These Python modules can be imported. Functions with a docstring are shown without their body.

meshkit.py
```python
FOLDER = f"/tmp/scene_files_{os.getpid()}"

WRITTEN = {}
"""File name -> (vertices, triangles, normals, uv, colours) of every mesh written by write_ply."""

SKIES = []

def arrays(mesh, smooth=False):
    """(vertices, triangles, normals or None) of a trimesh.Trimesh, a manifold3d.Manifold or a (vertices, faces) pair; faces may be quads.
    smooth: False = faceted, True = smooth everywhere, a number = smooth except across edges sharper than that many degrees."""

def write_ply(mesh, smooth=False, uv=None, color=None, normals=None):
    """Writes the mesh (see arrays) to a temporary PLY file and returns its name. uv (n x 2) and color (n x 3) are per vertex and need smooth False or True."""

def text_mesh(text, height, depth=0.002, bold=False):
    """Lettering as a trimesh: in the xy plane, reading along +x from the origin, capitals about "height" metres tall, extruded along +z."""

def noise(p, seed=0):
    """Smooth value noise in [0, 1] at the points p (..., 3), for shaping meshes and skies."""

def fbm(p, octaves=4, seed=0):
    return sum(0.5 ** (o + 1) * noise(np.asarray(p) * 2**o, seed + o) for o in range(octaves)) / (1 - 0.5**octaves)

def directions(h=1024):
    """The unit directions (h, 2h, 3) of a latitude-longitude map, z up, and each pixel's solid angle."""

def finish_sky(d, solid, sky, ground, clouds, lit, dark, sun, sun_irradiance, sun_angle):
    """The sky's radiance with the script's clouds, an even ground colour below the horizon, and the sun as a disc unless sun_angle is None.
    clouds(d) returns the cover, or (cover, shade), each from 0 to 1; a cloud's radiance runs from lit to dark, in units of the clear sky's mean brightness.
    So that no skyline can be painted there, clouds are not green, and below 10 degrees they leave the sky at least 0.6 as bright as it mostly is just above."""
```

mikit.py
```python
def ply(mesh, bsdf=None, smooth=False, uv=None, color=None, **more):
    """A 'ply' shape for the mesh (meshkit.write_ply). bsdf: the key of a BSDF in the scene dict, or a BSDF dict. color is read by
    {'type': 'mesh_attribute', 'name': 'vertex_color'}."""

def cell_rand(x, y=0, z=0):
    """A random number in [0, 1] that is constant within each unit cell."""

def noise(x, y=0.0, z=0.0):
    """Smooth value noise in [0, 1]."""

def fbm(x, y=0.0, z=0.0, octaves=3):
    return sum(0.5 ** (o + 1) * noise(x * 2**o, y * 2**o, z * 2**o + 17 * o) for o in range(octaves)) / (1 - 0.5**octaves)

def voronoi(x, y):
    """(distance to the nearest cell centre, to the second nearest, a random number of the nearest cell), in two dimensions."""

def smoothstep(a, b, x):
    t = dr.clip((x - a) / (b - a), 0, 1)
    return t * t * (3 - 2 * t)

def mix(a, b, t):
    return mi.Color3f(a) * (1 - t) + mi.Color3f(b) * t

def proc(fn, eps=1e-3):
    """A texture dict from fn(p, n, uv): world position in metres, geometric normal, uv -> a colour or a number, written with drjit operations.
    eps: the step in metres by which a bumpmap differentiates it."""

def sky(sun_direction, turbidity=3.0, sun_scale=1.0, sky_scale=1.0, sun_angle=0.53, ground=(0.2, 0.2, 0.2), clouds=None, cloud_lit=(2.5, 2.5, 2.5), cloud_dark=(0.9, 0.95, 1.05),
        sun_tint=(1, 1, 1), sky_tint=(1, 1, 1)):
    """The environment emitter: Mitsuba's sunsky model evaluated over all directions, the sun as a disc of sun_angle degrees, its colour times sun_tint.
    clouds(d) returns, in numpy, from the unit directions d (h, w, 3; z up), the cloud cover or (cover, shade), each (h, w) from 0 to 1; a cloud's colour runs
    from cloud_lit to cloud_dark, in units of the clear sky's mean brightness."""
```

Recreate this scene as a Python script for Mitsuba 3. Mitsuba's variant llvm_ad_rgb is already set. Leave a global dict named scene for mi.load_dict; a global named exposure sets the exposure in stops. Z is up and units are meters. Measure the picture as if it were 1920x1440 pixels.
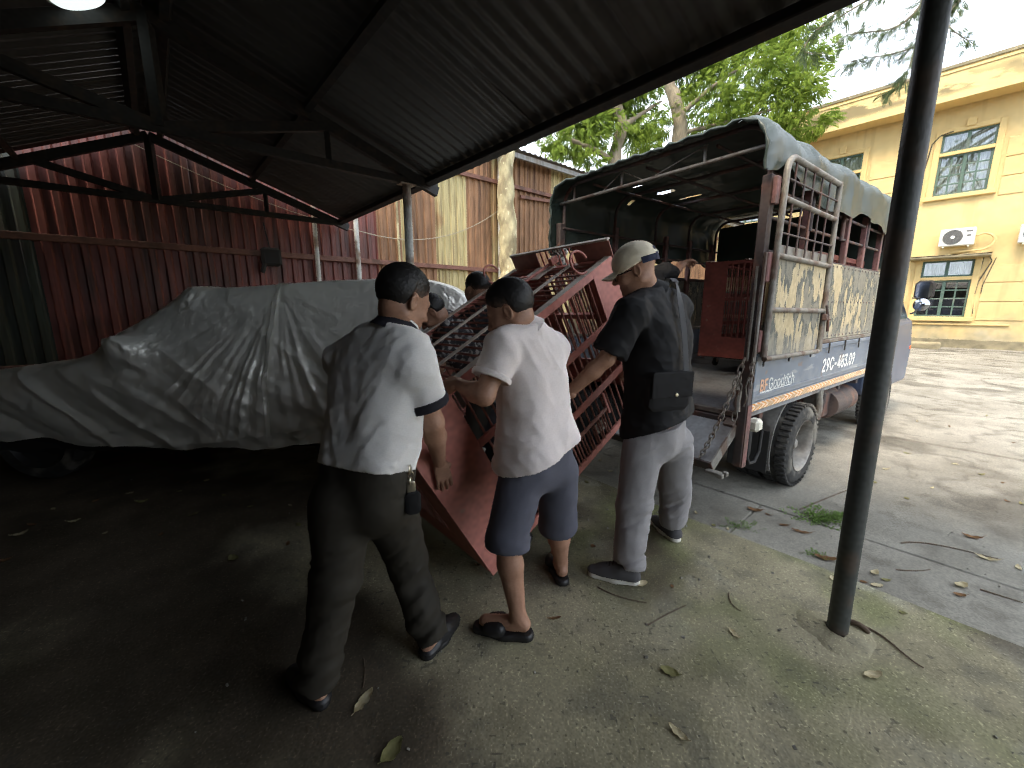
import math, random
import numpy as np, trimesh, drjit as dr, mitsuba as mi
import mikit, meshkit
from mikit import noise, fbm, voronoi, cell_rand, smoothstep, mix
from scipy.spatial.transform import Rotation
T = mi.ScalarTransform4f
scene, labels = {}, {}

# ------------------------------------------------------------------ camera, sky, exposure
EYE, PITCH, FOC = np.array([0, 0, 1.45]), math.radians(10.8), 760.0
CP, SP = math.cos(PITCH), math.sin(PITCH)
scene['camera'] = {'type': 'perspective', 'fov': math.degrees(2 * math.atan(960 / FOC)), 'fov_axis': 'x', 'near_clip': 0.05, 'far_clip': 2000.0,
                   'to_world': T().look_at(origin=EYE.tolist(), target=(EYE + [0, CP, -SP]).tolist(), up=[0, 0, 1])}
def cloud(d):
    n = meshkit.fbm(np.stack([d[..., 0] * 2.2, d[..., 1] * 2.2, d[..., 2] * 4], -1), 4, 3)
    return np.clip(0.62 + 0.9 * (n - 0.45), 0.15, 1.0), np.clip((n - 0.5) * 0.7, 0, 0.4)
scene['sky'] = mikit.sky((-0.42, -0.46, 0.80), turbidity=3, sun_scale=0.24, sun_angle=24, clouds=cloud, cloud_lit=(2.16, 2.2, 2.2), cloud_dark=(1.55, 1.64, 1.7), ground=(0.22, 0.21, 0.18))
exposure = 4.1

# ------------------------------------------------------------------ helpers
def az(a):
    a = math.radians(a)
    return np.array([math.sin(a), math.cos(a), 0.0])
UP = np.array([0, 0, 1.0])
DD, EE = az(49), az(-41)          # shed: towards the yard, along the eave
FF, LL = az(53), az(-37)          # truck: forward, to its left side
def ray(x, y):
    X, Y = (x - 960) / FOC, (y - 720) / FOC
    return np.array([X, CP - Y * SP, -(SP + Y * CP)])
def at(x, y, Y):                  # the point seen at a pixel of the 1920 x 1440 photograph, at Y metres ahead
    d = ray(x, y); return EYE + d * (Y / d[1])
def atz(x, y, z=0.0):
    d = ray(x, y); return EYE + d * ((z - EYE[2]) / d[2])
def onp(x, y, p, n):
    d = ray(x, y); return EYE + d * (np.dot(np.subtract(p, EYE), n) / np.dot(d, n))
def S(d, e, z): return DD * d + EE * e + UP * z       # shed coordinates
def K(f, l, z): return FF * f + LL * l + UP * z       # truck coordinates
def unit(v): v = np.asarray(v, float); return v / max(np.linalg.norm(v), 1e-12)
def rng(s): return np.random.default_rng(s)

class MB:
    def __init__(s): s.v, s.f, s.n = [], [], 0
    def add(s, v, f):
        v = np.asarray(v, float).reshape(-1, 3); f = np.asarray(f, int)
        if f.shape[1] == 4: f = np.vstack([f[:, [0, 1, 2]], f[:, [0, 2, 3]]])
        s.v.append(v); s.f.append(f + s.n); s.n += len(v); return s
    def tm(s, m): return s.add(m.vertices, m.faces)
    def box(s, c, ax, size, bev=0.0):
        ax = np.array([unit(a) for a in ax]); h = np.array(size, float) / 2
        if bev > 0:
            b = np.minimum(bev, h * 0.45); pts = []
            for sg in np.ndindex(2, 2, 2):
                q = (np.array(sg) * 2 - 1) * h
                for k in range(3):
                    r = q - np.sign(q) * b; r[k] = q[k]; pts.append(r)
            m = trimesh.convex.convex_hull(np.array(pts)); v, f = np.array(m.vertices), np.array(m.faces)
        else:
            v = np.array([[x, y, z] for x in (-1, 1) for y in (-1, 1) for z in (-1, 1)], float) * h
            f = np.array([[0, 1, 3], [0, 3, 2], [4, 6, 7], [4, 7, 5], [0, 4, 5], [0, 5, 1], [2, 3, 7], [2, 7, 6], [0, 2, 6], [0, 6, 4], [1, 5, 7], [1, 7, 3]])
        if np.linalg.det(ax) < 0: f = f[:, ::-1]
        return s.add(v @ ax + np.asarray(c), f)
    def bar(s, p0, p1, w, h, up=UP, bev=0.0):      # rectangular bar; h along 'up'
        p0, p1 = np.asarray(p0, float), np.asarray(p1, float); a = unit(p1 - p0)
        u = np.asarray(up, float); u = unit(u - a * (u @ a)) if abs(unit(u) @ a) < 0.999 else unit(np.cross(a, [1, 0.3, 0]))
        return s.box((p0 + p1) / 2, (a, np.cross(u, a), u), (np.linalg.norm(p1 - p0), w, h), bev)
    def tube(s, pts, r, n=10, cap=True, closed=False):
        p = np.asarray(pts, float); m = len(p); r = np.broadcast_to(np.asarray(r, float), (m,))
        t = (np.roll(p, -1, 0) - np.roll(p, 1, 0)) if closed else np.gradient(p, axis=0)
        t /= np.linalg.norm(t, axis=1, keepdims=True) + 1e-12
        a = np.cross(t[0], UP if abs(t[0][2]) < 0.9 else [1, 0, 0]); a = unit(a); A = []
        for k in range(m):
            a = unit(a - t[k] * (a @ t[k])); A.append(a)
        A = np.array(A); B = np.cross(t, A); g = np.arange(n) * 2 * np.pi / n
        v = p[:, None] + r[:, None, None] * (np.cos(g)[None, :, None] * A[:, None] + np.sin(g)[None, :, None] * B[:, None])
        i, j = np.meshgrid(np.arange(m if closed else m - 1), np.arange(n), indexing='ij')
        q = np.stack([i * n + j, i * n + (j + 1) % n, (i + 1) % m * n + (j + 1) % n, (i + 1) % m * n + j], -1).reshape(-1, 4)
        s.add(v.reshape(-1, 3), q)
        if cap and not closed:
            c0 = np.vstack([v[0], p[:1]]); c1 = np.vstack([v[-1], p[-1:]]); k = np.arange(n)
            s.add(c0, np.stack([(k + 1) % n, k, k * 0 + n], 1)); s.add(c1, np.stack([k, (k + 1) % n, k * 0 + n], 1))
        return s
    def grid(s, P, flip=False):                    # P (n, m, 3)
        n, m = P.shape[:2]; i, j = np.meshgrid(np.arange(n - 1), np.arange(m - 1), indexing='ij')
        q = np.stack([i * m + j, (i + 1) * m + j, (i + 1) * m + j + 1, i * m + j + 1], -1).reshape(-1, 4)
        return s.add(P.reshape(-1, 3), q[:, ::-1] if flip else q)
    def lathe(s, c, axis, prof, n=32):             # prof: (radius, along) pairs
        a = unit(axis); u = unit(np.cross(a, UP if abs(a[2]) < 0.9 else [1, 0, 0])); w = np.cross(a, u)
        pr = np.asarray(prof, float); g = np.arange(n + 1) * 2 * np.pi / n
        P = np.asarray(c) + pr[:, None, 1:] * a + pr[:, None, :1] * (np.cos(g)[None, :, None] * u + np.sin(g)[None, :, None] * w)
        return s.grid(P)
    def prism(s, poly, to3, t):                    # extrude a 2-D polygon: to3(x, y, k)
        from shapely.geometry import Polygon
        m = trimesh.creation.extrude_polygon(poly if hasattr(poly, 'exterior') else Polygon(poly), t, engine='earcut')
        return s.add(np.array([to3(*v) for v in m.vertices]), m.faces)
    def mesh(s): return np.vstack(s.v), np.vstack(s.f)

used = set()
def numbered(k):
    base, n = k, 0
    while k in used or k in scene: n += 1; k = f'{base}_{n:03d}'
    used.add(k); return k
def obj(name, mesh, mat, parent=None, smooth=False, label=None, cat=None, group=None, kind=None, **kw):
    key = numbered(parent + '__' + name if parent else name)
    if isinstance(mesh, MB): mesh = mesh.mesh()
    scene[key] = mikit.ply(mesh, mat, smooth=smooth, **kw)
    tag(key, label, cat, group, kind)
    return key
def tag(key, label=None, cat=None, group=None, kind=None):
    d = {k: v for k, v in (('label', label), ('category', cat), ('group', group), ('kind', kind)) if v}
    if d: labels[key] = {**labels.get(key, {}), **d}
    return key
def thing(name, label, cat, group=None):
    key = numbered(name); tag(key, label, cat, group); return key

# ------------------------------------------------------------------ materials
def M(name, bs, two=True):
    scene[name] = {'type': 'twosided', 'b': bs} if two else bs
    return name
def col(c): return {'type': 'rgb', 'value': list(c)}
def pri(c, rough=0.6, metal=0.0, spec=0.4, **k):
    b = {'type': 'principled', 'base_color': c if isinstance(c, dict) else col(c), 'roughness': rough, 'metallic': metal, **k}
    if not metal: b['specular'] = spec
    return b
def bump(b, fn, scale, eps=2e-3): return {'type': 'bumpmap', 'arbitrary': mikit.proc(fn, eps), 'scale': scale, 'bsdf': b}
def along(p, a): return p.x * float(a[0]) + p.y * float(a[1]) + p.z * float(a[2])

def slab_col(p, n, uv):
    d, e = along(p, DD), along(p, EE)
    big = fbm(p.x * 0.9, p.y * 0.9, 0, 3); med = fbm(p.x * 5, p.y * 5, 3, 3); fine = noise(p.x * 70, p.y * 70, 1); sp = noise(p.x * 160, p.y * 160, 5)
    c = mix((0.150, 0.134, 0.084), (0.258, 0.232, 0.155), smoothstep(0.3, 0.7, big * 0.55 + med * 0.45))
    moss = smoothstep(0.9, 2.5, d + (big - 0.5) * 1.6) * smoothstep(0.34, 0.62, fbm(p.x * 2.3 + 9, p.y * 2.3, 7, 3))
    c = mix(c, (0.125, 0.138, 0.055), moss * 0.75)
    pale = smoothstep(0.55, 0.72, fbm(p.x * 3.1, p.y * 3.1 + 40, 2, 4)) * smoothstep(1.2, 2.2, d)
    c = mix(c, (0.27, 0.26, 0.21), pale * 0.6)
    c = mix(c, (0.09, 0.085, 0.068), smoothstep(0.5, 0.8, fbm(p.x * 8 + 3, p.y * 8, 4, 4)) * 0.45)
    floor_shade = smoothstep(0.36, 0.62, fbm(p.x * 1.3 + 21, p.y * 1.3 + 7, 1, 4) + 0.42 * smoothstep(1.0, -0.5, d) - 0.13)  # shade deep in the shed put into the floor colour, edge broken by noise
    c = mix(c, mix((0.026, 0.021, 0.015), (0.075, 0.057, 0.040), med), floor_shade * 0.9)
    c = mix(c, c * 2.0, smoothstep(0.84, 0.95, sp) * 0.5)
    c = mix(c, (0.05, 0.048, 0.04), smoothstep(0.84, 0.93, fine) * 0.55)
    return c * (0.82 + 0.36 * sp)
def slab_h(p, n, uv): return 0.5 * fbm(p.x * 9, p.y * 9, 0, 3) + 0.5 * noise(p.x * 95, p.y * 95, 2) + 0.35 * noise(p.x * 200, p.y * 200, 8)
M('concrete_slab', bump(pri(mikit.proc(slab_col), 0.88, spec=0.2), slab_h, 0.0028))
def yard_col(p, n, uv):
    big = fbm(p.x * 0.45 + 5, p.y * 0.45, 0, 4); med = fbm(p.x * 2.6, p.y * 2.6, 3, 4); sp = noise(p.x * 120, p.y * 120, 5)
    q, w = along(p, DD), along(p, EE)
    streak = fbm(q * 2.1, w * 0.55, 9, 4)
    c = mix((0.138, 0.130, 0.108), (0.255, 0.245, 0.212), smoothstep(0.18, 0.80, 0.40 * big + 0.40 * med + 0.20 * streak))
    c = mix(c, (0.055, 0.050, 0.040), smoothstep(0.58, 0.75, fbm(p.x * 1.4 + 31, p.y * 1.4, 4, 4)) * 0.55)
    c = mix(c, (0.06, 0.053, 0.042), smoothstep(0.52, 0.8, fbm(p.x * 7, p.y * 7 + 11, 4, 4)) * 0.4)
    crack = 1 - smoothstep(0.0, 0.03, dr.abs(fbm(p.x * 0.8 + 3, p.y * 0.8 + 8, 1, 4) - 0.5))
    c = mix(c, (0.045, 0.04, 0.033), crack * 0.35)
    return c * (0.82 + 0.36 * sp)
M('concrete_yard', bump(pri(mikit.proc(yard_col), 0.92, spec=0.15), slab_h, 0.003))
M('dirt', pri((0.055, 0.048, 0.035), 0.95))

def steel_col(base, rust, amt=0.5, s=14.0):
    def f(p, n, uv):
        a = fbm(p.x * s, p.y * s, p.z * s * 0.6, 3); b = noise(p.x * 60, p.y * 60, p.z * 60)
        return mix(base, rust, smoothstep(0.62 - 0.3 * amt, 0.85 - 0.3 * amt, a)) * (0.8 + 0.35 * b)
    return mikit.proc(f)
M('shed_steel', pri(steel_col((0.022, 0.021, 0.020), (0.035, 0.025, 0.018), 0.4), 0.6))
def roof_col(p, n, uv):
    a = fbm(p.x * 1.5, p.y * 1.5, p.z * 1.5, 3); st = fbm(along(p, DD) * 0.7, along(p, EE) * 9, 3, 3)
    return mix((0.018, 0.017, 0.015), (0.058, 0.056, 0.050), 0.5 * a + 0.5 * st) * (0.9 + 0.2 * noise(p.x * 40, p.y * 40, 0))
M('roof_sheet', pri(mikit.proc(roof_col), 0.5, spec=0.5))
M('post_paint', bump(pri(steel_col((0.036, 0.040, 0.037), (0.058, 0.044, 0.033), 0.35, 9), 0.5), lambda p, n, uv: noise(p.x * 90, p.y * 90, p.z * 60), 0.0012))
M('post_white', pri(steel_col((0.40, 0.40, 0.37), (0.20, 0.14, 0.10), 0.45, 7), 0.55))
def tin(base, rust, rustier, amt, z0=2.3):
    def f(p, n, uv):
        w = along(p, DD)
        st = fbm(w * 7, p.z * 0.55, 2, 4); blot = fbm(w * 2.2, p.z * 2.0, 7, 4); fine = noise(w * 55, p.z * 5, 3); dirt = fbm(w * 22, p.z * 1.2, 12, 3)
        c = mix(base, rust, smoothstep(0.62 - amt * 0.4, 0.86 - amt * 0.4, 0.55 * st + 0.45 * blot))
        c = mix(c, rustier, smoothstep(0.55, 0.8, dirt) * (0.25 + 0.6 * amt))
        low = smoothstep(0.0, 0.8, 0.9 - p.z - (blot - 0.5))
        return mix(c, (0.06, 0.05, 0.035), low * 0.6) * (0.78 + 0.4 * fine)
    return mikit.proc(f)
M('tin_red', pri(tin((0.155, 0.050, 0.039), (0.090, 0.038, 0.029), (0.034, 0.016, 0.013), 0.5), 0.5))
M('tin_brown', pri(tin((0.26, 0.135, 0.065), (0.17, 0.088, 0.042), (0.075, 0.038, 0.022), 0.55), 0.6))
M('tin_cream', pri(tin((0.42, 0.345, 0.165), (0.27, 0.165, 0.07), (0.12, 0.065, 0.03), 0.5), 0.6))
M('tin_green', pri(tin((0.030, 0.040, 0.028), (0.036, 0.034, 0.026), (0.025, 0.022, 0.016), 0.4), 0.6))
M('tin_grey', pri(tin((0.20, 0.20, 0.19), (0.15, 0.12, 0.09), (0.07, 0.05, 0.04), 0.35), 0.6))
M('rail_rust', pri(steel_col((0.15, 0.068, 0.048), (0.085, 0.042, 0.028), 0.5, 6), 0.65))
M('wire', pri((0.30, 0.27, 0.20), 0.6))
M('cable_dark', pri((0.035, 0.033, 0.03), 0.6))
def bark_col(p, n, uv):
    a = fbm(p.x * 6, p.y * 6, p.z * 3, 4); b = fbm(p.x * 25, p.y * 25, p.z * 9, 3)
    c = mix((0.20, 0.165, 0.095), (0.42, 0.37, 0.22), smoothstep(0.3, 0.7, a))
    return mix(c, (0.52, 0.48, 0.33), smoothstep(0.66, 0.78, b) * 0.7) * (0.75 + 0.5 * b)
M('bark_pale', bump(pri(mikit.proc(bark_col), 0.9), lambda p, n, uv: fbm(p.x * 22, p.y * 22, p.z * 9, 3), 0.02))
def bark2_col(p, n, uv):
    a = fbm(p.x * 9, p.y * 9, p.z * 2.5, 4)
    return mix((0.11, 0.09, 0.06), (0.27, 0.23, 0.165), a)
M('bark_grey', bump(pri(mikit.proc(bark2_col), 0.9), lambda p, n, uv: fbm(p.x * 25, p.y * 25, p.z * 6, 3), 0.02))
def leaf(name, c, tr):
    M(name, {'type': 'principledthin', 'base_color': c if isinstance(c, dict) else col(c), 'roughness': 0.5, 'diff_trans': tr, 'spec_trans': 0.0, 'eta': 1.4}, two=False)
leaf('leaf_green', mikit.proc(lambda p, n, uv: mix((0.115, 0.185, 0.032), (0.275, 0.36, 0.070), fbm(p.x * 2.1, p.y * 2.1, p.z * 2.1, 3)) * (0.6 + 0.8 * noise(p.x * 11, p.y * 11, p.z * 11))), 1.0)
leaf('leaf_feather', mikit.proc(lambda p, n, uv: mix((0.075, 0.110, 0.050), (0.15, 0.19, 0.095), noise(p.x * 3, p.y * 3, p.z * 3))), 0.8)
leaf('leaf_weed', (0.13, 0.20, 0.06), 0.8)

def plaster_col(p, n, uv):
    e = along(p, EE); a = fbm(e * 0.8, p.z * 0.8, 1, 4); b = fbm(e * 5, p.z * 5, 3, 3)
    c = mix((0.57, 0.425, 0.195), (0.66, 0.51, 0.255), a) * (0.93 + 0.14 * b)
    low = smoothstep(0.0, 1.0, 1.15 - p.z - (fbm(e * 1.7, p.z * 2, 5, 4) - 0.5) * 1.3)
    c = mix(c, mix((0.20, 0.19, 0.12), (0.42, 0.38, 0.28), b), low * 0.9)
    drip = smoothstep(0.62, 0.8, fbm(e * 3.0, p.z * 0.35, 8, 4))
    return mix(c, (0.40, 0.30, 0.14), drip * 0.35)
M('plaster_yellow', bump(pri(mikit.proc(plaster_col), 0.9, spec=0.2), lambda p, n, uv: fbm(p.x * 6, p.y * 6, p.z * 6, 3), 0.01))
def parapet_col(p, n, uv):
    e = along(p, EE); a = fbm(e * 0.8, p.z * 0.8, 1, 4)
    c = mix((0.58, 0.44, 0.20), (0.66, 0.52, 0.26), a)
    k = smoothstep(0.36, 0.52, fbm(e * 1.8, p.z * 5, 4, 5)) * smoothstep(8.38, 8.6, p.z + 0.3 * (a - 0.5)) * smoothstep(0.0, 0.25, 9.13 - p.z)
    k = k * (0.55 + 0.45 * smoothstep(0.3, 0.55, fbm(e * 0.9 + 3, p.z * 2, 1, 3)))
    c = mix(c, (0.17, 0.145, 0.085), k * 0.85)
    return mix(c, (0.22, 0.18, 0.10), smoothstep(9.18, 9.3, p.z) * 0.5 * fbm(e * 3, p.z * 9, 2, 3))
M('parapet_plaster', pri(mikit.proc(parapet_col), 0.9, spec=0.2))
M('moss_concrete', pri(mikit.proc(lambda p, n, uv: mix((0.10, 0.09, 0.06), (0.36, 0.31, 0.2), fbm(p.x * 5, p.y * 5, p.z * 5, 4))), 0.95))
M('trim_yellow', pri((0.60, 0.445, 0.20), 0.85))
M('shutter_green', pri(steel_col((0.075, 0.125, 0.100), (0.13, 0.165, 0.135), 0.4, 5), 0.6))
M('curtain', pri((0.20, 0.23, 0.19), 0.9))
M('room_dark', pri((0.02, 0.02, 0.02), 0.9))
M('window_glass', {'type': 'thindielectric', 'int_ior': 1.5}, two=False)
M('white_plastic', pri((0.62, 0.62, 0.57), 0.5))
M('grille_grey', pri((0.12, 0.12, 0.115), 0.6))
# ------------------------------------------------------------------ ground
g = MB(); R_ = 260.0
g.grid(np.array([[[x, y, -0.065] for y in (-R_, R_)] for x in (-R_, R_)]), flip=False)
obj('ground', g, 'dirt', kind='structure', label='bare earth under and around the concrete yard')
def slabpiece(d0, d1, e0, e1, z, th, rough, seed, step=0.25):
    """A concrete slab with worn, slightly wandering edges."""
    nd, ne = max(2, int((d1 - d0) / step) + 1), max(2, int((e1 - e0) / step) + 1); r = rng(seed)
    nd, ne = min(nd, 60), min(ne, 60)
    def edge(n, amp):
        x = np.linspace(0, 1, n); return sum(amp / k * np.sin(x * (e1 - e0 + d1 - d0) * k * 1.7 + r.uniform(0, 6)) for k in (1, 2, 4))
    U, V = np.meshgrid(np.linspace(0, 1, nd), np.linspace(0, 1, ne), indexing='ij')
    lo, hi = d0 + edge(ne, rough), d1 + edge(ne, rough)
    D, E = lo[None] + (hi - lo)[None] * U, e0 + (e1 - e0) * V
    ring = lambda k, zz: np.concatenate([S3(D, E, k, zz)], 0)
    Z = np.full_like(D, z); b = 0.012
    def S3(D, E, k, zz): return D[..., None] * DD + E[..., None] * EE + zz[..., None] * UP
    m = MB(); P = S3(D, E, 0, Z)
    m.grid(P, flip=True)
    per = np.concatenate([P[0, :-1], P[:-1, -1], P[-1, :0:-1], P[:0:-1, 0]])
    c = per.mean(0); out = per - c; out[:, 2] = 0; out /= np.linalg.norm(out, axis=1, keepdims=True)
    e1_ = per + out * b - UP * b; e2_ = e1_ - UP * th
    ringm = np.stack([np.vstack([q, q[:1]]) for q in (per, e1_, e2_)])
    m.grid(ringm, flip=False)
    return m
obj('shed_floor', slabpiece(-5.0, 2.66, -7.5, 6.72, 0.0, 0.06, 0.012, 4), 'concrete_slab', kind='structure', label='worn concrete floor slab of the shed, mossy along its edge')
yd = 'yard'; labels[yd] = {'kind': 'structure', 'label': 'pale stained concrete yard cast in long slabs'}
for k, (d0, d1, e0, e1) in enumerate([(2.69, 3.27, -12, 0.9), (2.69, 3.27, 0.92, 5.2), (2.69, 3.27, 5.22, 9.5), (3.295, 6.2, -12, -3.6), (3.295, 6.2, -3.58, 2.4), (3.295, 6.2, 2.42, 9.5), (6.23, 10.2, -14, -1.6), (6.23, 10.2, -1.58, 9.5), (10.23, 22.5, -24, -6.0), (10.23, 22.5, -5.98, 12.0)]):
    obj('concrete_slab', slabpiece(d0, d1, e0, e1, -0.022, 0.05, 0.006, 20 + k), 'concrete_yard', yd)

# ------------------------------------------------------------------ corrugated sheets
def corrugated(o, across, down, w, l, pitch, h, nrm, nl=2, trap=True, wav=0.0, seed=0):
    """A profiled sheet: o = corner, across/down = unit directions; ribs rise along nrm."""
    xs, hs, x = [], [], 0.0
    while x < w - 1e-6:
        for fx, fh in ((0, 0), (0.34, 0), (0.46, 1), (0.82, 1), (0.94, 0)) if trap else [(q / 6, 0.5 - 0.5 * math.cos(q / 6 * 2 * math.pi)) for q in range(6)]:
            if x + fx * pitch <= w: xs.append(x + fx * pitch); hs.append(fh * h)
        x += pitch
    if xs[-1] < w - 1e-6: xs.append(w); hs.append(0.0)
    xs, hs = np.array(xs), np.array(hs); y = np.linspace(0, l, nl)
    P = np.asarray(o) + xs[:, None, None] * across + y[None, :, None] * down + hs[:, None, None] * nrm
    if wav: P += nrm * (wav * (meshkit.noise(np.stack([P[..., 0] * 2, P[..., 1] * 2, P[..., 2] * 1.3], -1), seed) - 0.5))[..., None]
    m = MB(); m.grid(P); return m

# ------------------------------------------------------------------ the open shed
RD, RZ, SLR, SLL = 0.19, 3.46, 0.345, 0.47          # ridge, slopes right and left
def zr(d): return RZ - SLR * (d - RD) if d >= RD else RZ - SLL * (RD - d)
shed = thing('open_shed', 'dark open-sided steel shed with corrugated roof on pipe posts', 'shed')
E0, E1 = -1.5, 6.52
dirR, dirL = unit(DD - UP * SLR), unit(-DD - UP * SLL)
nR, nL = unit(np.cross(EE, dirR)), unit(np.cross(dirL, EE))
nR, nL = nR * np.sign(nR[2]), nL * np.sign(nL[2])
e = E0; k = 0
while e < E1 - 0.05:
    w = min(0.96, E1 - e)
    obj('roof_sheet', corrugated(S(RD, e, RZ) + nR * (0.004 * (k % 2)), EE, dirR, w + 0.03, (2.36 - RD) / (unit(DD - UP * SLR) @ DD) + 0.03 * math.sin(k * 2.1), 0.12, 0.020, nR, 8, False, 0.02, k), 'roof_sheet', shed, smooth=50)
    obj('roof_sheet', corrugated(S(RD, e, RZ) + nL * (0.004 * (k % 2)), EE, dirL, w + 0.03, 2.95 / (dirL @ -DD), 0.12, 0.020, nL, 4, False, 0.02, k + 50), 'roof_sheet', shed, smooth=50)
    e += 0.96; k += 1
m = MB(); m.bar(S(RD, E0, RZ + 0.03), S(RD, E1, RZ + 0.03), 0.34, 0.012); obj('ridge_cap', m, 'shed_steel', shed)
def purlin(d, w=0.05, h=0.09):
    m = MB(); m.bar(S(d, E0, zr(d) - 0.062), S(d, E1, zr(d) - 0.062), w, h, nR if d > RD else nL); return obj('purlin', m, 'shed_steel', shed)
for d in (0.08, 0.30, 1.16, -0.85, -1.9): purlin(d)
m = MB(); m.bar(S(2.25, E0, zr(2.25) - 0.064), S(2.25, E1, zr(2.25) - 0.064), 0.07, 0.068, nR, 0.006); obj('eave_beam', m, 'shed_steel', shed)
def truss(e, post=True):
    t = numbered(shed + '__truss')
    zb = 2.66
    def mem(n, a, b, w=0.05, h=0.07):
        m = MB(); m.bar(S(a[0], e, a[1]), S(b[0], e, b[1]), w, h); obj(n, m, 'shed_steel', t)
    top = lambda d: (d, zr(d) - 0.125)
    mem('top_chord', (2.36, zr(2.36) - 0.10), (RD, zr(RD) - 0.12), 0.06, 0.09); mem('top_chord', (RD, zr(RD) - 0.12), (-2.6, zr(-2.6) - 0.12), 0.06, 0.09)
    mem('bottom_chord', (2.36, zb), (RD, zb), 0.05, 0.065); mem('bottom_chord', (RD, zb), (-1.5, zb), 0.05, 0.065)
    mem('king_post', (RD, zb), (RD, RZ - 0.12), 0.06, 0.09)
    mem('web', (RD, zb), top(1.30)); mem('web', (RD, zb), top(-0.75)); mem('web', (1.30, zb), top(1.30), 0.045, 0.045)
for e in (6.47, 3.90, 0.236): truss(e)
def post(d, e, r, z1=2.62, mat='post_paint'):
    m = MB(); b, t_ = S(d, e, -0.01), S(d, e, z1); m.tube([b, t_], r, 24, True); k = obj('post', m, mat, shed, smooth=40); return k
m = MB(); pb, pt = np.array([1.474, 1.596, -0.01]), np.array([1.442, 1.596, 2.60])
m.tube([pb, pb * 0.5 + pt * 0.5, pt], 0.0395, 28); obj('post', m, 'post_paint', shed, smooth=40, label='thick dark green-grey pipe post nearest the yard')
p2 = S(2.02, 3.90, 0); m = MB(); m.tube([p2, p2 + UP * 2.63], 0.041, 20); m.tube([p2 + UP * 1.63, p2 + UP * 1.66], 0.046, 20); m.box(p2 + UP * 2.625, (DD, EE, UP), (0.16, 0.10, 0.012))
obj('post', m, 'post_white', shed, smooth=40, label='pale grey pipe post under the eave truss')
for (d, e) in ((2.2, 8.6), (2.2, 8.6)): 
    if e < 7: post(d, e, 0.045)
m = MB()
for kk in range(6): m = MB(); m.bar(S(-2.72, E0 + kk * 1.5, 0.0), S(-2.72, E0 + kk * 1.5, 2.1), 0.05, 0.05, DD); obj('wall_post', m, 'shed_steel', shed)  # posts of the added left wall
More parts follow.
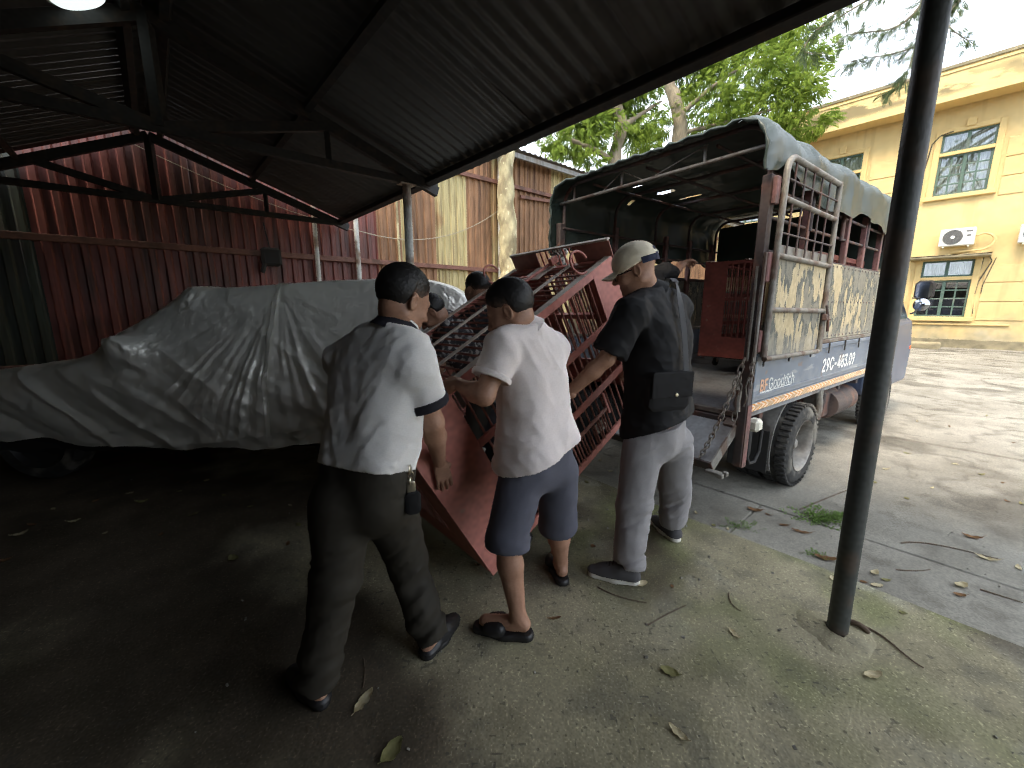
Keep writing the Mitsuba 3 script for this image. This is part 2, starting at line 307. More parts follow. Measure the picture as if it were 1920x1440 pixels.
for kk in range(7):                                 # unseen left wall, added to block light from that side
    ee = E0 + kk * 1.24
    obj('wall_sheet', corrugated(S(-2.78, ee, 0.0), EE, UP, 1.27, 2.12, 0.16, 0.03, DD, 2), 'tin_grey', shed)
for kk in range(3):  # unseen end wall behind the camera, added to keep light off the left
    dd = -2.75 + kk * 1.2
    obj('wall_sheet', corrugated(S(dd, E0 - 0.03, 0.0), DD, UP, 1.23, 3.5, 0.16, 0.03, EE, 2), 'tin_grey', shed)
# ------------------------------------------------------------------ corrugated boundary wall behind the shed
wall = thing('corrugated_wall', 'tall boundary wall of red, brown and cream rusty corrugated sheets', 'wall')
EW, HW = 6.72, 4.42
sheets = [('tin_green', -3.86, -0.87)] + [('tin_red', -0.87, 2.89), ('tin_brown', 2.89, 3.32), ('tin_cream', 3.32, 3.44), ('tin_brown', 3.44, 3.99), ('tin_cream', 3.99, 4.68), ('tin_brown', 4.68, 5.28), ('tin_cream', 5.28, 5.83), ('tin_brown', 5.83, 6.98), ('tin_cream', 6.98, 7.71), ('tin_brown', 7.71, 9.18), ('tin_cream', 9.18, 11.93), ('tin_brown', 11.93, 15.61), ('tin_cream', 15.61, 23.87)]
kk = 0
for mat, d0, d1 in sheets:
    d = d0
    while d < d1 - 0.02:
        w = min(0.71, d1 - d)
        obj('sheet', corrugated(S(d, EW - 0.006 * (kk % 2), 0.0), DD, UP, w + 0.02, HW, 0.142, 0.030, -EE, 6, True, 0.025, kk), mat, wall)
        d += 0.71; kk += 1
for z in (0.80, 2.17, 3.85):
    m = MB(); d = -4.2
    m.bar(S(-4.2, EW - 0.07, z), S(26, EW - 0.07, z), 0.05, 0.075, UP, 0.004); obj('rail', m, 'rail_rust', wall)
m = MB(); m.bar(S(6.0, EW - 0.08, 3.68), S(7.6, EW - 0.08, 3.77), 0.05, 0.06); obj('rail', m, 'rail_rust', wall)
m = corrugated(S(5.05, EW - 0.34, 4.43), DD, unit(EE + UP * 0.12), 20, 1.4, 0.15, 0.03, UP, 3, False, 0.03, 5); obj('cap_sheet', m, 'tin_grey', wall)
m = MB(); m.bar(S(5.05, EW - 0.26, 4.36), S(25.2, EW - 0.26, 4.36), 0.05, 0.09); obj('cap_rail', m, 'tin_grey', wall)
def pole(name, x, y, d_off, r, z1, mat, label, bend=0):
    p = onp(x, y, EE * d_off, EE); m = MB()
    zz = np.linspace(0, z1, 7); pts = np.array([[p[0] + bend * math.sin(z * 1.7), p[1], z] for z in zz])
    m.tube(pts, r, 12); return obj(name, m, mat, smooth=40, label=label, cat='pole')
pole('thin_pole', 593, 460, 6.62, 0.032, 3.0, 'post_white', 'thin white pole standing against the red sheets')
pole('thin_pole', 670, 460, 6.60, 0.037, 3.05, 'post_white', 'pale pole where the red sheets turn brown')
pole('bamboo_stick', 749, 450, 6.63, 0.02, 3.7, 'bark_pale', 'bare bamboo stick leaning behind the pale post', 0.02)
pole('conduit_pipe', 937, 420, 6.62, 0.037, 4.4, 'post_white', 'white conduit pipe running up beside the pale trunk')
def wirerun(pts, r, mat, label):
    p = np.array(pts); t = np.linspace(0, 1, 24)[:, None]; a = p[0] + (p[-1] - p[0]) * t; a[:, 2] += (4 * (p[1][2] - (p[0][2] + p[-1][2]) / 2)) * (t * (1 - t))[:, 0]
    m = MB(); m.tube(a, r, 5); obj('wire', m, mat, label=label, cat='wire')
wirerun([onp(664, 430, EE * 6.62, EE), onp(790, 442, EE * 6.6, EE), onp(936, 394, EE * 6.62, EE)], 0.007, 'wire', 'sagging pale wire strung from pole to conduit pipe')
wirerun([onp(225, 258, EE * 6.62, EE), onp(430, 365, EE * 6.62, EE), onp(664, 432, EE * 6.62, EE)], 0.005, 'wire', 'thin wire drooping across the red sheets')
m = MB(); c = onp(508, 482, EE * 6.64, EE); m.box(c, (DD, EE, UP), (0.24, 0.16, 0.24), 0.03); m.tube([c - DD * 0.1 - UP * 0.1 - EE * 0.09, c - DD * 0.14 - UP * 0.22 - EE * 0.09], 0.03, 8); m.tube([c + UP * .1, c + UP * 0.45 - DD * .05], 0.008, 6)
obj('meter_box', m, 'room_dark', smooth=30, label='small dark box hanging on the red sheets', cat='box')
# ------------------------------------------------------------------ yellow building
BD = 22.0
bld = thing('yellow_building', 'two-storey yellow plastered building with green casement windows', 'building')
BW = 0.36
def bp(d, e, z): return S(BD + d, e, z)
def bbox(name, e0, e1, z0, z1, d0, d1, mat, parent=bld, bev=0.0):
    m = MB(); m.box(bp((d0 + d1) / 2, (e0 + e1) / 2, (z0 + z1) / 2), (DD, EE, UP), (abs(d1 - d0), abs(e1 - e0), abs(z1 - z0)), bev); return obj(name, m, mat, parent)
wins = [(0.57, 1.88, 5.39, 7.45, 6.83, 6.72), (4.05, 5.40, 5.39, 7.45, 6.83, 6.72), (0.49, 1.80, 1.09, 3.10, 2.52, 2.40), (-3.4, -2.1, 5.39, 7.45, 6.83, 6.72), (-3.4, -2.1, 1.09, 3.10, 2.52, 2.40), (7.6, 8.9, 5.39, 7.45, 6.83, 6.72)]
from shapely.geometry import Polygon, box as sbox
face = Polygon([(-13, -0.1), (12, -0.1), (12, 9.2), (-13, 9.2)])
for (e0, e1, z0, z1, zt, zm) in wins: face = face.difference(sbox(e0, z0, e1, z1))
m = MB(); m.prism(face, lambda x, y, k: bp(k, x, y), BW); obj('wall', m, 'plaster_yellow', bld)
bbox('wall', -13, 12, -0.1, 9.2, 9, 9.3, 'plaster_yellow'); bbox('wall', 11.7, 12, -0.1, 9.2, BW, 9, 'plaster_yellow'); bbox('wall', -13, -12.7, -0.1, 9.2, BW, 9, 'plaster_yellow')
bbox('interior', -12.6, 11.6, 0, 9.1, 2.2, 2.3, 'room_dark'); bbox('floor_slab', -12.6, 11.6, 4.1, 4.3, BW + .01, 8.9, 'room_dark')
bbox('plinth', -13, 12, -0.1, 0.28, -0.05, -0.002, 'moss_concrete', bev=0.015)
bbox('roof_slab', -13.5, 12.5, 8.30, 8.42, -0.85, 9.6, 'trim_yellow'); bbox('parapet', -13.5, 12.5, 8.25, 9.22, -0.95, -0.80, 'parapet_plaster')
bbox('coping', -13.5, 12.5, 9.22, 9.33, -1.0, -0.74, 'moss_concrete', bev=0.01); bbox('cornice', -13.5, 12.5, 9.10, 9.16, -0.985, -0.952, 'parapet_plaster')
for z in (0.75, 1.42, 2.05, 2.70, 5.0, 5.95, 6.65, 7.55):           # rusticated bands, proud of the wall, grooves between
    pass
bands = [(0.98, 1.6), (1.63, 2.25), (2.28, 2.85), (5.15, 5.72), (5.75, 6.32), (6.35, 6.95)]
for (z0, z1) in bands:
    gaps = sorted([(w[0] - 0.28, w[1] + 0.28) for w in wins if w[2] - 0.4 < z1 and w[3] + 0.3 > z0]); x = -13.0
    for (a, b) in gaps + [(12.0, 12.0)]:
        if a - x > 0.2: bbox('band', x, a, z0, z1, -0.035, -0.003, 'plaster_yellow', bev=0.012)
        x = b
for i, (e0, e1, z0, z1, zt, zm) in enumerate(wins):
    w = numbered(bld + '__window')
    def wb(name, a0, a1, b0, b1, d0, d1, mat, bev=0.0): return bbox(name, a0, a1, b0, b1, d0, d1, mat, w, bev)
    wb('surround', e0 - 0.17, e0 - 0.002, z0 - 0.02, z1 + 0.15, -0.06, 0.02, 'trim_yellow', 0.01); wb('surround', e1 + 0.002, e1 + 0.17, z0 - 0.02, z1 + 0.15, -0.06, 0.02, 'trim_yellow', 0.01)
    if z0 > 4 : wb('surround', e0, e1, z1 + 0.002, z1 + 0.15, -0.06, 0.02, 'trim_yellow', 0.01); wb('keystone', (e0 + e1) / 2 - 0.11, (e0 + e1) / 2 + 0.11, z1 + 0.10, z1 + 0.36, -0.12, -0.062, 'trim_yellow', 0.01)
    wb('sill', e0 - 0.22, e1 + 0.22, z0 - 0.16, z0 - 0.022, -0.16, -0.003, 'trim_yellow', 0.012)
    wb('transom_band', e0, e1, zm, zt, -0.04, 0.12, 'trim_yellow')
    fr = MB()
    def fbox(a0, a1, b0, b1, d0=0.05, d1=0.10): fr.box(bp((d0 + d1) / 2, (a0 + a1) / 2, (b0 + b1) / 2), (DD, EE, UP), (d1 - d0, a1 - a0, b1 - b0))
    for (b0, b1) in ((z0, zm), (zt, z1)):
        fbox(e0, e0 + 0.06, b0, b1); fbox(e1 - 0.06, e1, b0, b1); fbox(e0 + .06, e1 - .06, b0, b0 + 0.06); fbox(e0 + .06, e1 - .06, b1 - 0.06, b1); fbox((e0 + e1) / 2 - 0.045, (e0 + e1) / 2 + 0.045, b0 + .06, b1 - .06, 0.045, 0.105)
    for sidx in (0, 1):
        a0, a1 = (e0 + 0.06, (e0 + e1) / 2 - 0.045) if sidx == 0 else ((e0 + e1) / 2 + 0.045, e1 - 0.06)
        fbox((a0 + a1) / 2 - 0.022, (a0 + a1) / 2 + 0.022, z0 + .06, zm - .06, 0.06, 0.09)
        for q in (1, 2, 3): zz = z0 + 0.06 + (zm - z0 - 0.12) * q / 4; fbox(a0, a1, zz - 0.022, zz + 0.022, 0.058, 0.088)
        n_ = 2
        for c_ in range(n_):
            for q in range(4):
                ww, hh = (a1 - a0) / 2, (zm - z0 - 0.12) / 4
                wb('pane', a0 + c_ * ww + .014, a0 + (c_ + 1) * ww - .014, z0 + .06 + q * hh + .014, z0 + .06 + (q + 1) * hh - .014, 0.072, 0.074, 'window_glass')
        wb('pane', a0, a1, zt + .06, z1 - .06, 0.074, 0.076, 'window_glass')
    obj('frame', fr, 'shutter_green', w)
    cu = MB(); xs = np.linspace(e0, e1, 60); dd = 0.2 + 0.03 * np.sin(xs * 38) + 0.012 * np.sin(xs * 91)
    full = z0 > 4
    P = np.array([[bp(q, x, zz) for zz in ((z0, z1) if full else (z0 + 1.2, z1))] for x, q in zip(xs, dd)]); cu.grid(P); obj('curtain', cu, 'curtain', w)
    if not full:
        cp = np.array([[bp(-0.75 + 0.75 * u, e0 - 0.36 + (e1 - e0 + 0.72) * v, z1 + 0.11 + 0.05 * u + 0.04 * meshkit.noise(np.array([[u * 6, v * 14, 2.0]]))[0]) for v in np.linspace(0, 1, 24)] for u in np.linspace(0, 1, 8)])
        m = MB(); m.grid(cp, flip=True); m.box(bp(-0.375, (e0 + e1) / 2, z1 + 0.075), (DD, EE, UP), (0.74, e1 - e0 + 0.70, 0.06), 0.01); obj('canopy', m, 'moss_concrete', bld, label='mossy concrete canopy above a ground floor window' if i == 2 else None)
m = MB(); m.tube([bp(-0.05, 1.9, 0.82), bp(-0.05, -0.6, 0.82)], 0.035, 8); obj('pipe', m, 'trim_yellow', bld)
m = MB(); r = rng(5)
m.tube([bp(-0.04, 0.25, 3.3), bp(-0.05, 0.1, 3.0), bp(-0.04, 0.32, 2.3), bp(-0.05, 0.34, 1.9)], 0.016, 6); m.tube([bp(-0.04, 0.3, 3.2), bp(-0.04, 0.36, 2.0), bp(-.04, .3, 1.2)], 0.01, 6); m.tube([bp(-0.04, 0.02, 3.1), bp(-0.04, 0.2, 2.2), bp(-.04, .2, 1.9)], 0.012, 6)
obj('cable', m, 'cable_dark', bld)
m = MB(); m.tube([bp(-0.06, 1.62, 7.5), bp(-0.06, 1.95, 7.42), bp(-0.06, 2.12, 7.2), bp(-.06, 2.2, 6.4)], 0.018, 6); obj('cable', m, 'cable_dark', bld)
def ac(e0, z0, label):
    a = thing('air_conditioner', label, 'air conditioner', 'air conditioner units on the yellow wall'); W_, H_, T_ = 0.86, 0.58, 0.30
    c = bp(-0.28, e0 + W_ / 2, z0 + H_ / 2)
    m = MB(); m.box(c, (DD, EE, UP), (T_, W_, H_), 0.025); obj('case', m, 'white_plastic', a)
    fc = bp(-0.28 - T_ / 2 - 0.004, e0 + W_ * 0.62, z0 + H_ / 2); m = MB()
    for q in range(6): 
        rr = 0.05 + q * 0.038; g_ = np.linspace(0, 2 * np.pi, 33)[:-1]; m.tube([fc + EE * rr * math.cos(x) + UP * rr * math.sin(x) - DD * 0.01 for x in g_], 0.006, 5, closed=True)
    for q in range(10): x = q * math.pi / 5; m.tube([fc - DD * .01, fc + EE * .24 * math.cos(x) + UP * .24 * math.sin(x) - DD * 0.01], 0.004, 4)
    obj('grille', m, 'grille_grey', a)
    m = MB(); m.lathe(fc, -DD, [(0.0, 0.0), (0.245, 0.0), (0.245, 0.003), (0.0, 0.003)], 32); obj('fan_recess', m, 'grille_grey', a)
    m = MB(); m.lathe(fc, -DD, [(0.055, 0.004), (0.055, 0.018), (0.0, 0.022)], 20); obj('hub', m, 'white_plastic', a)
    m = MB(); m.box(bp(-0.28 - T_ / 2 - 0.003, e0 + W_ * 0.17, z0 + H_ * 0.80), (DD, EE, UP), (0.004, 0.16, 0.05)); m.box(bp(-0.28 - T_ / 2 - 0.003, e0 + W_ * 0.17, z0 + H_ * 0.55), (DD, EE, UP), (0.004, 0.10, 0.06)); obj('sticker', m, 'grille_grey', a)
    m = MB()
    for q in (0.15, 0.85): m.bar(bp(-0.45, e0 + W_ * q, z0 - 0.03), bp(-0.002, e0 + W_ * q, z0 - 0.03), 0.04, 0.04)
    obj('bracket', m, 'white_plastic', a)
    g_ = np.linspace(-0.3, math.pi * 1.15, 16); m = MB(); m.tube([bp(-0.3, e0 - 0.02, z0 + 0.3)] + [bp(-0.25, e0 - 0.12 - 0.34 * math.sin(min(max(x, 0), math.pi)) * 1.0, z0 + 0.1 + 0.28 * math.cos(x)) for x in g_[2:-2]] + [bp(-0.12, e0 + 0.5, z0 - 0.2)], 0.035, 8); obj('pipe', m, 'trim_yellow', a, smooth=60)
ac(0.60, 3.56, 'white outdoor air conditioner unit above the mossy window canopy'); ac(-1.22, 3.50, 'white air conditioner unit cut off at the right edge')
kb = MB(); kb.box(bp(-0.9, 2.9, 0.06), (DD, EE, UP), (1.0, 4.0, 0.22), 0.03); obj('kerb_bed', kb, 'moss_concrete', label='low mossy kerbed bed along the foot of the yellow building', cat='kerb')

lp = onp(148, -4, S(-0.62, 0, zr(-0.62) - 0.10), nL); la = thing('ceiling_lamp', 'round white lit lamp under the dark shed roof at the top left', 'lamp')
m = MB(); m.lathe(lp + nL * 0.045, -nL, [(0.0, 0.0), (0.155, 0.0), (0.155, 0.03), (0.145, 0.034)], 36); obj('housing', m, 'white_plastic', la, smooth=35)
m = MB(); m.lathe(lp + nL * 0.012, -nL, [(0.0, 0.032), (0.08, 0.028), (0.130, 0.016), (0.142, 0.0)], 36); k_ = obj('diffuser', m, 'white_plastic', la, smooth=True); scene[k_]['emitter'] = {'type': 'area', 'radiance': {'type': 'rgb', 'value': [0.055, 0.064, 0.062]}}
m = MB(); c = S(2.34, -0.55, 2.66); m.box(c, (DD, EE, UP), (0.02, 0.10, 0.16), 0.004); obj('end_flap', m, 'shed_steel', shed)
# ------------------------------------------------------------------ trees
def pinnate(n, L, w, r, droop=0.25, bi=False):
    """One compound leaf along +x: rachis with paired leaflets (tip narrowed), 2 triangles each."""
    v, f = [], []
    for k in range(n):
        x = L * (0.18 + 0.82 * k / (n - 1)); z = -droop * x * x / L
        s = math.sin(math.pi * (0.25 + 0.7 * k / (n - 1)))
        for sg in (-1, 1):
            l = w * (0.6 + 0.5 * s); a = np.array([x, 0, z]); tip = a + [l * 0.55, sg * l * 0.83, -0.25 * l]
            q = unit(np.cross(tip - a, UP)) * l * 0.20; mid = a + (tip - a) * 0.5
            b = len(v); v += [a, mid + q, tip, mid - q]; f += [[b, b + 1, b + 2], [b, b + 2, b + 3]]
    b = len(v); v += [[0, -0.003, 0], [L, 0, -droop * L], [0, 0.003, 0]]; f += [[b, b + 1, b + 2]]
    return np.array(v), np.array(f)
def scatter(base, pts, dirs, scale, r):
    V, F = base; n = len(pts)
    x = dirs / np.linalg.norm(dirs, axis=1, keepdims=True)
    s = np.cross(np.tile(UP, (n, 1)), x) + 1e-6; s /= np.linalg.norm(s, axis=1, keepdims=True); z = np.cross(x, s)
    ro = r.uniform(-0.9, 0.9, n); s2 = s * np.cos(ro)[:, None] + z * np.sin(ro)[:, None]; z2 = np.cross(x, s2)
    P = pts[:, None] + scale[:, None, None] * (V[None, :, :1] * x[:, None] + V[None, :, 1:2] * s2[:, None] + V[None, :, 2:] * z2[:, None])
    return P.reshape(-1, 3), (F[None] + (np.arange(n) * len(V))[:, None, None]).reshape(-1, 3)
def limb(pts, r0, r1, n=12, sub=5, seed=0):
    p = np.array(pts, float); t = np.linspace(0, len(p) - 1, (len(p) - 1) * sub + 1)
    from scipy.interpolate import CubicSpline
    q = CubicSpline(np.arange(len(p)), p)(t) if len(p) > 2 else p[0] + (p[-1] - p[0]) * (t / t[-1])[:, None]
    r = rng(seed); q[1:-1] += r.normal(0, r0 * 0.06, q[1:-1].shape)
    m = MB(); m.tube(q, np.linspace(r0, r1, len(q)) * (1 + 0.08 * r.normal(size=len(q))), n); return m, q
def crown(name, tree, clumps, count, base, lsize, mat, seed, hang=0.35):
    """Leaf clumps: ellipsoids (centre, radii) filled with compound leaves that lean outwards and down."""
    r = rng(seed); pts, dirs, sc = [], [], []
    vol = np.array([np.prod(c[1]) ** 0.75 for c in clumps]); nn = np.maximum((count * vol / vol.sum()).astype(int), 10)
    for (c, rad), n in zip(clumps, nn):
        sub = r.normal(size=(max(4, n // 22), 3)); sub *= (r.uniform(0.45, 1.05, len(sub)) / np.linalg.norm(sub, axis=1))[:, None]
        u = sub[r.integers(0, len(sub), n)] + r.normal(0, 0.20, (n, 3))
        pts.append(np.asarray(c) + u * np.asarray(rad)); d = u + r.normal(0, 0.5, (n, 3)); d[:, 2] -= hang
        dirs.append(d); sc.append(lsize * r.uniform(0.6, 1.25, n))
    v, f = scatter(base, np.vstack(pts), np.vstack(dirs), np.concatenate(sc), r)
    return obj(name, (v, f), mat, tree, kind='stuff')
def ctr(x, y, t): return EYE + ray(x, y) * t
lf = pinnate(7, 1.0, 0.42, None, 0.3)
# big leafy tree behind the truck
tr = thing('leafy_tree', 'big bright green leafy tree rising behind the truck canopy', 'tree')
b2 = ctr(1275, 262, 13.5); m, q = limb([[b2[0] + .2, b2[1], 0], [b2[0] + 0.1, b2[1], 3.5], b2, ctr(1266, 190, 13.5), ctr(1250, 120, 13.6), ctr(1262, 30, 13.9)], 0.30, 0.13, 14, 5, 2); obj('trunk', m, 'bark_grey', tr, smooth=60)
for k, pp in enumerate([[ctr(1270, 222, 13.5), ctr(1340, 160, 13.2), ctr(1420, 110, 13)], [ctr(1262, 170, 13.5), ctr(1215, 110, 13.8), ctr(1150, 90, 14)], [ctr(1275, 250, 13.5), ctr(1360, 230, 13.0), ctr(1450, 205, 12.6)], [ctr(1255, 130, 13.6), ctr(1330, 60, 13.6), ctr(1430, 40, 13.5)]]):
    m, _ = limb(pp, 0.09, 0.03, 8, 5, k); obj('limb', m, 'bark_grey', tr, smooth=60)
cl = [(ctr(x, y, t), (rx, rx, rz)) for x, y, t, rx, rz in [(1390, 150, 13.2, 1.35, 0.95), (1450, 205, 12.8, 1.25, 0.9), (1330, 215, 13.3, 1.1, 0.75), (1470, 120, 13.4, 1.1, 0.9), (1300, 120, 14, 1.2, 0.9), (1400, 245, 12.8, 1.2, 0.5), (1500, 232, 12.6, 0.75, 0.45), (1350, 60, 14, 1.7, 1.0), (1470, 40, 14, 1.3, 0.9), (1220, 110, 14.2, 1.2, 0.8), (1235, 235, 14.0, 0.7, 0.55), (1530, 240, 12.4, 0.35, 0.3), (1490, 165, 12.8, 0.8, 0.6), (1250, 30, 14.6, 1.6, 1.0)]]
crown('crown', tr, cl, 9500, lf, 0.22, 'leaf_green', 11)
tr = thing('leafy_tree', 'leaning tree with a pale grey trunk and airy crown above the corrugated wall', 'tree')
b1 = ctr(1152, 300, 12.6); m, q = limb([[b1[0] - .3, b1[1], 0], [b1[0] - .1, b1[1], 3], b1, ctr(1168, 240, 12.5), ctr(1154, 195, 12.5), ctr(1140, 130, 12.5)], 0.24, 0.12, 14, 5, 5); obj('trunk', m, 'bark_grey', tr, smooth=60)
for k, pp in enumerate([[ctr(1150, 303, 12.6), ctr(1105, 277, 12.2), ctr(1070, 262, 12.0), ctr(1050, 235, 11.8)], [ctr(1166, 240, 12.5), ctr(1200, 215, 12.6), ctr(1240, 190, 12.8)], [ctr(1160, 205, 12.5), ctr(1120, 170, 12.2), ctr(1080, 150, 12)]]):
    m, _ = limb(pp, 0.10, 0.03, 8, 5, k + 9); obj('limb', m, 'bark_grey', tr, smooth=60)
cl = [(ctr(x, y, t), (rx, rx, rz)) for x, y, t, rx, rz in [(1080, 255, 12.2, 0.9, 0.55), (1120, 225, 12.6, 0.9, 0.6), (1050, 280, 12, 0.55, 0.35), (1200, 245, 12.9, 0.75, 0.6), (1100, 305, 12.3, 0.55, 0.3), (1190, 200, 12.8, 0.8, 0.6), (1150, 160, 13, 1.2, 0.8), (1215, 285, 12.9, 0.6, 0.3), (1060, 200, 12.4, 1.0, 0.6)]]
crown('crown', tr, cl, 3600, lf, 0.22, 'leaf_green', 12)
# pale trunk in front of the corrugated wall
tr = thing('pale_tree_trunk', 'pale mottled tree trunk standing against the corrugated wall', 'tree')
c = onp(950, 420, EE * 6.45, EE); m, q = limb([[c[0] - .02, c[1], 0.0], [c[0], c[1], 1.5], [c[0] + .03, c[1], 2.6], [c[0] - .02, c[1], 3.6], [c[0] + .02, c[1], 5.2], [c[0] - .2, c[1] + .1, 7.5]], 0.20, 0.14, 18, 8, 8)
v, f = m.mesh(); v = v + 0.05 * (meshkit.fbm(v * 3.0, 3, 4) - 0.5)[:, None] * (v - np.array([c[0], c[1], 0]) * [1, 1, 0] - v * [0, 0, 1]) / 0.2
obj('trunk', (v, f), 'bark_pale', tr, smooth=60)
m, _ = limb([[c[0] - .18, c[1] + .1, 7.4], [c[0] - .9, c[1], 8.6], [c[0] - 1.4, c[1] - .4, 9.8]], 0.10, 0.03, 8, 5, 3); obj('limb', m, 'bark_pale', tr, smooth=60)
crown('crown', tr, [((c[0] - 0.6, c[1], 9.2), (2.0, 2.0, 0.9)), ((c[0] + 0.8, c[1] + .5, 8.6), (1.4, 1.4, .7))], 900, lf, 0.24, 'leaf_green', 31)
# feathery boughs hanging into the sky at top right, from a tree that stands outside the frame
ft = thing('feathery_tree', 'tree with fine feathery dark leaves hanging into the sky at top right', 'tree')
bl = pinnate(11, 1.0, 0.20, None, 0.2)
root = np.array([13.5, 8.5, 0.0]); hub = np.array([12.5, 9.3, 8.0])
m, _ = limb([root, root + [0.1, 0.1, 3], root + [-0.3, .3, 6], hub + [0, 0, 2.2]], 0.28, 0.16, 12, 5, 1); obj('trunk', m, 'bark_grey', ft, smooth=60)
pts, dirs, sc = [], [], []; r = rng(77)
for k, (path, n) in enumerate([([(1800, -60), (1740, -10), (1690, 45), (1625, 60), (1570, 80)], 40), ([(1790, -70), (1700, -40), (1610, 10), (1530, 55)], 40), ([(1750, -40), (1745, 40), (1720, 85), (1650, 105), (1590, 118)], 36), ([(1810, -40), (1800, -5), (1775, 30), (1790, 60), (1815, 78)], 22), ([(1640, -40), (1580, 10), (1520, 70), (1545, 100)], 26), ([(1720, 60), (1710, 110), (1695, 140)], 10), ([(1700, 150), (1680, 165), (1665, 172)], 5)]):
    P = [ctr(x, y, 9.0 + 0.25 * math.sin(k * 2.0 + i)) for i, (x, y) in enumerate(path)]
    m, q = limb(([hub + [0, 0, 2]] if k < 5 else []) + P, 0.05 if k < 5 else 0.015, 0.006, 6, 8, 40 + k); obj('bough', m, 'bark_grey', ft, smooth=60)
    q = q[8:] if k < 5 else q
    for _ in range(n * 3):
        i = r.integers(0, len(q) - 1); a = q[i] + (q[i + 1] - q[i]) * r.random(); d = unit(q[min(i + 1, len(q) - 1)] - q[i]) * 0.7 + r.normal(0, 0.55, 3); d[2] -= 0.25
        pts.append(a); dirs.append(d); sc.append(0.20 * r.uniform(0.6, 1.3)); tw = a + unit(d) * 0.16
        for _ in range(2): pts.append(tw); dirs.append(unit(d) + r.normal(0, 0.6, 3) - UP * 0.2); sc.append(0.17 * r.uniform(0.6, 1.2))
v, f = scatter(bl, np.array(pts), np.array(dirs), np.array(sc), r); obj('foliage', (v, f), 'leaf_feather', ft, kind='stuff')
crown('crown', ft, [(hub + [0.5, -.5, 3.5], (2.2, 2.2, 1.0)), (hub + [1.5, -2.5, 2.8], (1.6, 1.6, .8))], 700, bl, 0.3, 'leaf_feather', 78)
# ------------------------------------------------------------------ car under a silver cover
def silver_h(p, n, uv):
    a = fbm(p.x * 16, p.z * 16, p.y * 16, 3); b = fbm(p.x * 45 + 3, p.z * 45, p.y * 45, 2)
    return (1 - 2 * dr.abs(a - 0.5)) * 0.7 + (1 - 2 * dr.abs(b - 0.5)) * 0.3
def silver_col(p, n, uv):
    a = fbm(p.x * 1.3, p.z * 1.3, p.y, 3); b = fbm(p.x * 9, p.z * 9, p.y * 9, 3)
    return mix((0.74, 0.73, 0.66), (0.84, 0.83, 0.76), a) * (0.88 + 0.2 * b)
M('silver_cover', bump(pri(mikit.proc(silver_col), 0.36, metal=0.4), silver_h, 0.011, 3e-3))
M('tyre', bump(pri(steel_col((0.030, 0.029, 0.027), (0.13, 0.12, 0.10), 0.45, 8), 0.85), lambda p, n, uv: noise(p.x * 60, p.y * 60, p.z * 60), 0.002))
M('rim_dark', pri((0.03, 0.03, 0.03), 0.5, metal=0.4))
car = thing('covered_car', 'car under a crumpled silver cover with its dark wheels showing', 'car')
CU, CV, C0 = np.array([0.9971, 0.0754, 0]), np.array([-0.0754, 0.9971, 0]), np.array([-3.95, 3.06, 0])
from scipy.interpolate import PchipInterpolator
hu = PchipInterpolator([-1.0, -0.97, -0.85, -0.3, 0.45, 1.02, 1.30, 1.75, 2.6, 3.15, 3.42, 3.68, 3.80, 3.84], [0.36, 0.62, 0.80, 0.92, 1.02, 1.42, 1.585, 1.63, 1.69, 1.70, 1.65, 1.46, 1.10, 0.36])
inset = PchipInterpolator([-1.0, -0.8, -0.3, 0.2, 0.75, 1.1, 2.5, 3.3, 3.84], [0.42, 0.27, 0.15, 0.09, 0.03, 0.0, 0.0, 0.03, 0.16])
nu, nv = 560, 300
us = np.linspace(-1.0, 3.84, nu); Pc = np.zeros((nu, nv, 3)); tt = np.linspace(0, 1, nv)
for i, u in enumerate(us):
    h, ins = float(hu(u)), float(inset(u)); hem = 0.35 + 0.02 * math.sin(u * 2.3 + 1) + 0.015 * math.sin(u * 9) + 0.05 * max(0, 0.6 - u); hem = min(hem, h - 0.005)
    b = lambda z: min(z, h - 0.02 - 0.02 * z)
    k = max(0.0, (h - 1.02) / 0.6)
    zz = [hem, hem + (b(0.70) - hem) * 0.9, b(1.0), b(1.0 + 0.30 * k), h - 0.075 * k - 0.012, h - 0.02 * k - 0.004, h]
    vv = [-0.03 + ins, -0.06 + ins, 0.0 + ins, 0.11 * k + 0.03 + ins, 0.20 * k + 0.06 + ins, 0.32 + ins * 0.6, 0.875]
    Z = np.maximum.accumulate(np.array(zz) + np.arange(7) * 1e-4); s_ = np.concatenate([[0], np.cumsum(np.hypot(np.diff(vv), np.diff(Z)))])
    half = np.linspace(0, s_[-1], nv // 2); fv, fz = PchipInterpolator(s_, vv), PchipInterpolator(s_, Z)
    v1, z1 = fv(half), fz(half)
    Pc[i, :, 1] = np.concatenate([v1, 1.75 - v1[::-1]]); Pc[i, :, 2] = np.concatenate([z1, z1[::-1]]); Pc[i, :, 0] = u
def ridge(a): return 1 - 2 * np.abs(a - 0.5)
U_, V_, Z_ = Pc[..., 0], Pc[..., 1], Pc[..., 2]
N_ = np.cross(np.gradient(Pc, axis=1), np.gradient(Pc, axis=0)); N_ /= np.linalg.norm(N_, axis=2, keepdims=True) + 1e-12
N_ *= np.where((N_[..., 1] * (V_ - 0.875) + N_[..., 2] * (Z_ - 0.6)) < 0, -1, 1)[..., None]
side = np.clip((1.35 - Z_) / 0.5, 0.12, 1); nz = lambda a, b, c, s, o=3: meshkit.fbm(np.stack([a, b, c], -1), o, s)
th_ = np.arctan2(1.62 - Z_, (U_ - 2.02)); rad_ = np.hypot(U_ - 2.02, 1.62 - Z_)
